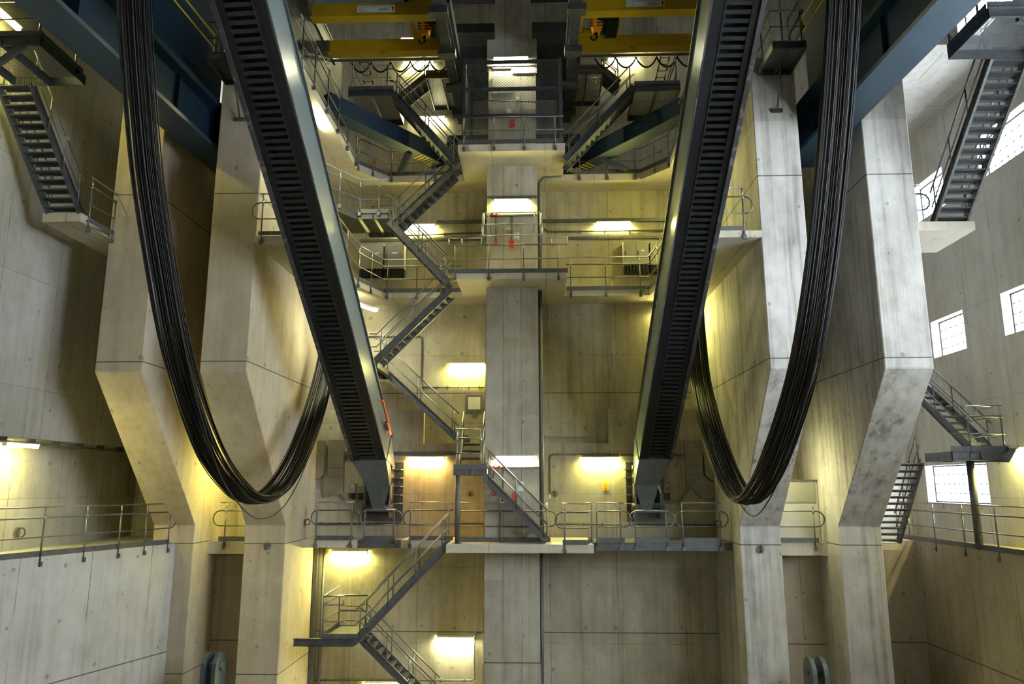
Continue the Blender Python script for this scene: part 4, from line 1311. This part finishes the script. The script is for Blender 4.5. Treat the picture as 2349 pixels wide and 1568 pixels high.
for x, y, Y, lb in ((1129, 494, YC, 'left of two red alarm domes above the balcony railing'), (1139, 495, YC, 'right of two red alarm domes above the balcony railing'), (1145, 1071, YC, 'red alarm dome on the column behind the lower stair'), (1133, 1072, YC, 'red horn left of the alarm dome behind the lower stair')):
    c = w_(x, y, Y - .02)
    T = Thing('alarm_light', lb, 'alarm', c, 'red alarm domes')
    T.part('base', MB().cyl(c, c - V((0, .05, 0)), .06, 12), 'conduit')
    T.part('dome', MB().tube([c - V((0, .05, 0)), c - V((0, .09, 0)), c - V((0, .12, 0))], .05, 12), 'red')
box_thing('alarm_box', 'small red alarm call box behind the lower stair rails', 'alarm', w_(1133, 1132, YC), .12, .12, .07, 'red', [('label_plate', 0, .01, .06, .03, 'white')])
box_thing('siren', 'ribbed orange wall siren behind the lower stair', 'siren', w_(1179, 1137, YC), .12, .27, .10, 'redorange', [('rib', 0, -.1 + i * .055, .12, .018, 'red') for i in range(5)])
box_thing('phone_box', 'white wall phone on a black plate behind the lower stair', 'phone', w_(1152, 1146, YC), .14, .18, .08, 'white', [('keypad', 0, -.02, .06, .06, 'conduit')])
box_thing('notice_sheet', 'white printed notice behind the lower stair handrail', 'notice', w_(1194, 1115, YC), .20, .32, .006, 'paper', [('printed_lines', 0, .08, .12, .012, 'conduit'), ('printed_lines', 0, .03, .12, .012, 'conduit')])
box_thing('alarm_box', 'small red fire box on the caged column', 'alarm', w_(1175, 284, YC), .19, .30, .09, 'red', [('emblem', 0, -.02, .07, .08, 'redorange')])
box_thing('junction_box', 'small pale junction box high on the caged column', 'junction box', w_(1187, 228, YC), .13, .14, .08, 'white')
box_thing('junction_box', 'small pale socket box above the red fire box', 'junction box', w_(1168, 256, YC), .15, .12, .08, 'white')
conduit('thin conduit across the caged column', [w_(1118, 230, YC - .03), w_(1230, 234, YC - .03)], .02, 0)
box_thing('grey_cover_plate', 'dark grey cover plate in the middle of the caged column', 'plate', w_(1155, 194, YC), .82, .68, .03, 'cabinet')
box_thing('grey_cover_plate', 'grey vent plate right below the caged column lamp', 'plate', w_(1155, 150, YC), .82, .30, .03, 'plate', [('label_plate', 0, 0, .26, .07, 'paper')])
box_thing('grey_cover_plate', 'pale plate right of the vent below the cage lamp', 'plate', w_(1202, 155, YC), .95, .48, .02, 'panel')
# signs
T = box_thing('warning_sign', 'yellow warning sign below the lamp by the right arm foot', 'sign', w_(1389, 1115, YL), .22, .32, .012, 'yellowsign', [('symbol', 0, .05, .09, .08, 'orange'), ('printed_lines', 0, -.09, .11, .03, 'orange')])
box_thing('level_sign', 'small red and white strip sign on the left slab edge', 'sign', V((at(943, 413, Y=26.57).x, L4[0].y, at(943, 413, Y=26.57).z)), .25, .06, .01, 'red', [('white_field', 0, 0, .12, .03, 'white')])
# red marking on the wall over the left chamfered slab
c = at(842, 392, Y=28.88)
mk = Thing('painted_marking', 'faint red painted numbers on the wall above the left chamfered slab', 'marking', c)
mk.part('underline', MB().box((c.x, 28.885, c.z - .1), (c.x + .1, 28.895, c.z - .09)), 'red')
lettering(mk, mk.o, '01055200', c, (1, 0, -.12), (.12, 0, 1), .26, 'red')
lettering(mk, mk.o, 'U4', c + V((.05, 0, .32)), (1, 0, -.12), (.12, 0, 1), .26, 'red')


def cabinet(label, x0, x1, z0, z1, y, doors=2, group='electrical cabinets'):
    T = Thing('electrical_cabinet', label, 'cabinet', ((x0 + x1) / 2, y, z0), group)
    T.part('body', MB().box((x0, y - .42, z0), (x1, y, z1)), 'cabinet')
    wd = (x1 - x0) / doors
    for i in range(doors):
        d = T.part('door', MB().box((x0 + wd * i + .012, y - .44, z0 + .02), (x0 + wd * (i + 1) - .012, y - .42, z1 - .02)), 'cabinet')
        if i == doors - 1:
            T.sub(d, 'name_plate', MB().box((x0 + wd * i + wd * .38, y - .446, z1 - .42), (x0 + wd * i + wd * .66, y - .44, z1 - .36)), 'paper')
        T.sub(d, 'handle', MB().box((x0 + wd * i + .06, y - .46, (z0 + z1) / 2 - .08), (x0 + wd * i + .09, y - .44, (z0 + z1) / 2 + .08)), 'dark')
    T.part('cable_skirt', MB().box((x0 + .02, y - .38, z0 - .28), (x1 - .02, y - .05, z0)), 'black')
    g = MB()
    for i in range(7):
        x = x0 + .12 + (x1 - x0 - .24) * i / 6
        g.tube([(x, y - .40, z0 + .02), (x + .02, y - .41, z0 - .15), (x - .03, y - .38, z0 - .34)], .02, 6)
    T.part('cable_bundle', g, 'cable_c')
    return T


yk = YB - .02
cz0, cz1 = w_(880, 616, yk - .4).z, w_(880, 559, yk - .4).z
cabinet('wide grey electrical cabinet nearer the left arm', w_(821, 600, yk - .4).x, w_(879, 600, yk - .4).x, cz0, cz1, yk)
cabinet('grey electrical cabinet right beside the lit wall patch', w_(882, 600, yk - .4).x, w_(927, 600, yk - .4).x, cz0, cz1, yk, 1)
cz0, cz1 = w_(1450, 608, yk - .4).z, w_(1450, 553, yk - .4).z
cabinet('grey double cabinet on the right below the lamp', w_(1431, 600, yk - .4).x, w_(1489, 600, yk - .4).x, cz0, cz1, yk)
cabinet('grey cabinet cut by the right arm', w_(1492, 600, yk - .4).x, w_(1550, 600, yk - .4).x, cz0, cz1, yk)
for x, lb, ex in ((810, 'left breaker box beside the left arm foot', [('window', 0, .07, .1, .06, 'white')]), (830, 'right breaker box with a red indicator by the left arm foot', [('indicator', 0, -.02, .04, .03, 'redorange'), ('window', 0, .12, .14, .03, 'white')]), (1529, 'grey breaker box beside the right arm foot', [('window', 0, .1, .14, .03, 'white'), ('knob', 0, -.03, .05, .05, 'dark')])):
    c = w_(x, 1119, YL)
    T = box_thing('breaker_box', lb, 'breaker box', c, .26, .36, .16, 'cabinet', ex, group='breaker boxes')
    g = MB()
    for i in range(5):
        g.tube([c + V((-.1 + i * .05, -.05, -.18)), c + V((-.1 + i * .05, -.05, -.42))], .012, 6)
    T.part('cables', g, 'cable_c')
box_thing('wall_plate', 'galvanised square cover plate with a chute left of the column', 'plate', w_(1088, 926, WY), .68, .66, .05, 'galv', [('lid', 0, .02, .46, .46, 'panel'), ('chute', 0, -.38, .18, .28, 'plate')])
box_thing('wall_switch', 'small white switch at the end of the bent conduit', 'switch', w_(1261, 1138, YL), .08, .16, .06, 'white')
box_thing('wall_switch', 'small dark switch hanging below the overhang on the left wall', 'switch', at(292, 1132, X=-15.05), .10, .18, .06, 'conduit', out=(1, 0, 0))
conduit('thin conduit down to the dark switch on the left walkway wall', [at(301, 1060, X=-15.05), at(293, 1130, X=-15.05)], .02, 3)


def ring(label, c, out, r=.10):
    c, o = V(c), V(out).normalized()
    a = UP.cross(o).normalized()
    T = Thing('lifting_eye', label, 'ring', c, 'steel lifting eyes')
    T.part('seat', MB().cyl(c - o * .02, c + o * .012, r * 1.25, 14), 'duct')
    T.part('eye', MB().tube([c + o * (.02 + r * (1 - math.cos(t)) * .9) + UP * r * math.sin(t) for t in [-1.3 + 2 * math.pi * .92 * i / 14 + .0 for i in range(15)]], .022, 8), 'dark')


ring('steel lifting eye on the left walkway wall behind the railing', at(38, 1221, X=-15.1), (1, 0, 0), .13)
ring('steel lifting eye on the inner side of the left pillar', at(698, 1197, X=XM1), (1, 0, 0), .1)
ring('steel lifting eye on the wall right of the column', w_(1273, 1132, YL), (0, -1, 0), .1)
ring('steel lifting eye on the warm lit wall left of the column', w_(1078, 1131, YL), (0, -1, 0), .1)
ring('round steel eye low on the front of the left pillar', at(613, 1252, Y=24.4), (0, -1, 0), .1)
ring('rusty round eye low on the front of the stained right pillar', at(1744, 1258, Y=24.4), (0, -1, 0), .1)
ring('small lifting eye beside the right walkway corner', at(1654, 1200, X=XN0), (-1, 0, 0), .09)

# sheet-metal cable ducts behind the arm feet
def duct(label, poly, y, d, seams=()):
    pts = [at(x, yy, Y=y - d) for x, yy in poly]
    T = Thing('cable_duct', label, 'duct', pts[0], 'sheet metal ducts')
    T.part('casing', MB().prism(pts, (0, d, 0)), 'duct')
    for (x0, y0_, x1, y1_) in seams:
        a, c = at(x0, y0_, Y=y - d - .004), at(x1, y1_, Y=y - d - .004)
        T.part('seam', MB().bar(a, c, (0, 1, 0), .012, .015), 'conduit')


duct('tall folded metal duct right of the right arm foot', [(1570, 1010), (1610, 1008), (1613, 1090), (1628, 1103), (1642, 1103), (1645, 1143), (1610, 1142), (1583, 1115), (1582, 1125), (1566, 1150), (1520, 1156), (1519, 1150), (1560, 1146), (1576, 1128)], YL, .16,
     [(1571, 1026, 1610, 1026), (1572, 1065, 1612, 1065), (1574, 1088, 1613, 1088)])
duct('tall folded metal duct left of the left arm foot', [(753, 1008), (789, 1008), (787, 1128), (804, 1145), (842, 1146), (842, 1152), (796, 1152), (780, 1133), (757, 1134), (752, 1140), (742, 1141), (742, 1098), (752, 1090)], YL, .16,
     [(753, 1072, 787, 1072), (752, 1092, 787, 1092)])
duct('flat pale metal casing along the left pillar by the breaker boxes', [(716, 1010), (745, 1010), (742, 1085), (734, 1097), (717, 1097)], YL + .1, .35)
duct('pale metal casing behind the right cable loop', [(1615, 1040), (1640, 1040), (1645, 1105), (1630, 1100), (1618, 1088)], YL + .1, .3)

# pale panel unit in the right bay, between the pillars
T = Thing('panel_unit', 'pale grey panel unit behind the short railing between right pillars', 'panel', (8.6, 25.9, D2))
T.part('body', MB().box((XN1 + .01, 25.92, D2), (XR0 - .02, 26.6, .16)), 'panel')
T.part('upper_door', MB().box((XN1, 25.89, -.55), (XR0 - .12, 25.92, .08)), 'cabinet')
T.part('top_edge', MB().box((XN1, 25.88, .12), (XR0 - .02, 26.6, .18)), 'conduit')
# blue lug pairs low between the pillars
for px, lb, x, m in (((490, 1535), 'pair of blue steel lug plates low between the left pillars', 0, 'blue'), ((1872, 1548), 'pair of grey steel lug plates low between the right pillars', 0, 'plate')):
    c = at(px[0], px[1], Y=23.0)
    T = Thing('lug_plates', lb, 'lug', (c.x, 23.0, PIT), 'steel lug plates')
    for dx in (-.16, .16):
        prof = [(22.6, PIT), (22.6, c.z + .1)] + [(23.0 - .4 * math.cos(t), c.z + .1 + .4 * math.sin(t)) for t in [math.pi * i / 8 for i in range(1, 8)]] + [(23.4, c.z + .1), (23.4, PIT)]
        T.part('plate', MB().prism([(c.x + dx - .06, y, z) for y, z in prof], (.12, 0, 0)), 'bluegrey' if m == 'blue' else 'plate')
    T.part('pin', MB().cyl((c.x - .28, 23.0, c.z + .1), (c.x + .28, 23.0, c.z + .1), .12, 14), 'dark')
struct('trim_plinth', MB().box((XL1, 22.0, PIT), (XM0, 26.2, -6.9)).box((XN1, 22.0, PIT), (XR0, 26.2, -7.1)), M['pitwall'])

# small caged platform on top of the stained right pillar and its twin on the left
for sgn, x0, x1, z, lb in ((1, 6.62, 7.55, 12.1, 'small caged platform hanging at the head of the stained right pillar'), (-1, -9.35, -8.3, 12.1, 'small platform at the head of the left pillar beside the arm')):
    T = landing(lb, x0, x1, 18.9, 20.25, z, .22, toe_sides='', mat='dark')
    rail_parts(T, [V((x0, 20.2, z)), V((x0, 18.95, z)), V((x1, 18.95, z)), V((x1, 20.2, z))], [V((x0 + .3, 18.95, z)), V((x1 - .1, 18.95, z)), V((x1, 20.1, z)), V((x0, 19.8, z))], raised=1.5, toe=0, drop=.05, postmat='dark')
    T.part('hanger', MB().tube([((x0 + x1) / 2, 19.6, z - .2), ((x0 + x1) / 2, 20.2, z - 1.3)], .03).box(((x0 + x1) / 2 - .15, 20.2, z - 1.4), ((x0 + x1) / 2 + .15, 20.29, z - 1.3)), 'dark')

# striped ladders on the two top landings
for (x, y), Y, tlt, lb in (((842, 165), 26.45, .35, 'orange and black striped ladder on the left top landing'), ((1518, 155), 26.45, -.35, 'orange and black striped ladder on the right top landing')):
    c = at(x, y, Y=Y) - UP * .2
    T = Thing('ladder', lb, 'ladder', c, 'striped ladders')
    for dx in (-.17, .17):
        for k in range(8):
            a = c + V((dx + tlt * (k - 4) / 8 * -1.1, 0, -.75 + k * .2))
            b2 = c + V((dx + tlt * (k - 3) / 8 * -1.1, 0, -.55 + k * .2))
            T.part('rail_segment', MB().tube([a, b2], .03, 6), 'orange' if k % 2 else 'black')
    for k in range(5):
        q = c + V((tlt * (k * 1.6 - 3) / 8 * -1.1, 0, -.5 + k * .28))
        T.part('rung', MB().tube([q - V((.17, 0, 0)), q + V((.17, 0, 0))], .018, 6), 'galv')

# tilted cable tray panel below the side walkway right of the low window
T = Thing('tray_panel', 'tilted louvred tray panel right of the galvanised landing', 'panel', at(2290, 1040, Y=21.6))
q = [at(2250, 1058, Y=22.3), at(2315, 1060, Y=21.6), at(2335, 1025, Y=21.6), at(2290, 1022, Y=22.3)]
T.part('sheet', MB().prism(q, (0, .05, .02)), 'plate')
for f in (.33, .66):
    T.part('rib', MB().bar(q[0].lerp(q[3], f) - V((0, .03, 0)), q[1].lerp(q[2], f) - V((0, .03, 0)), (0, 1, 0), .02, .03), 'galv')
T.part('edge_strip', MB().bar(q[3], q[2], (0, 1, 0), .05, .12), 'panel')

T = Thing('cable_tray', 'cable tray under the overhang of the left side wall', 'cable tray', (-14.7, 20, 1.2), 'conduits and cable trays')
T.part('tray', MB().box((-14.62, 17.0, 1.14), (-14.42, 27.5, 1.2)), 'conduit')
for i in range(9):
    T.part('bracket', MB().box((-14.64, 17.5 + i * 1.15, 1.12), (-14.40, 17.54 + i * 1.15, 1.3)), 'galv')
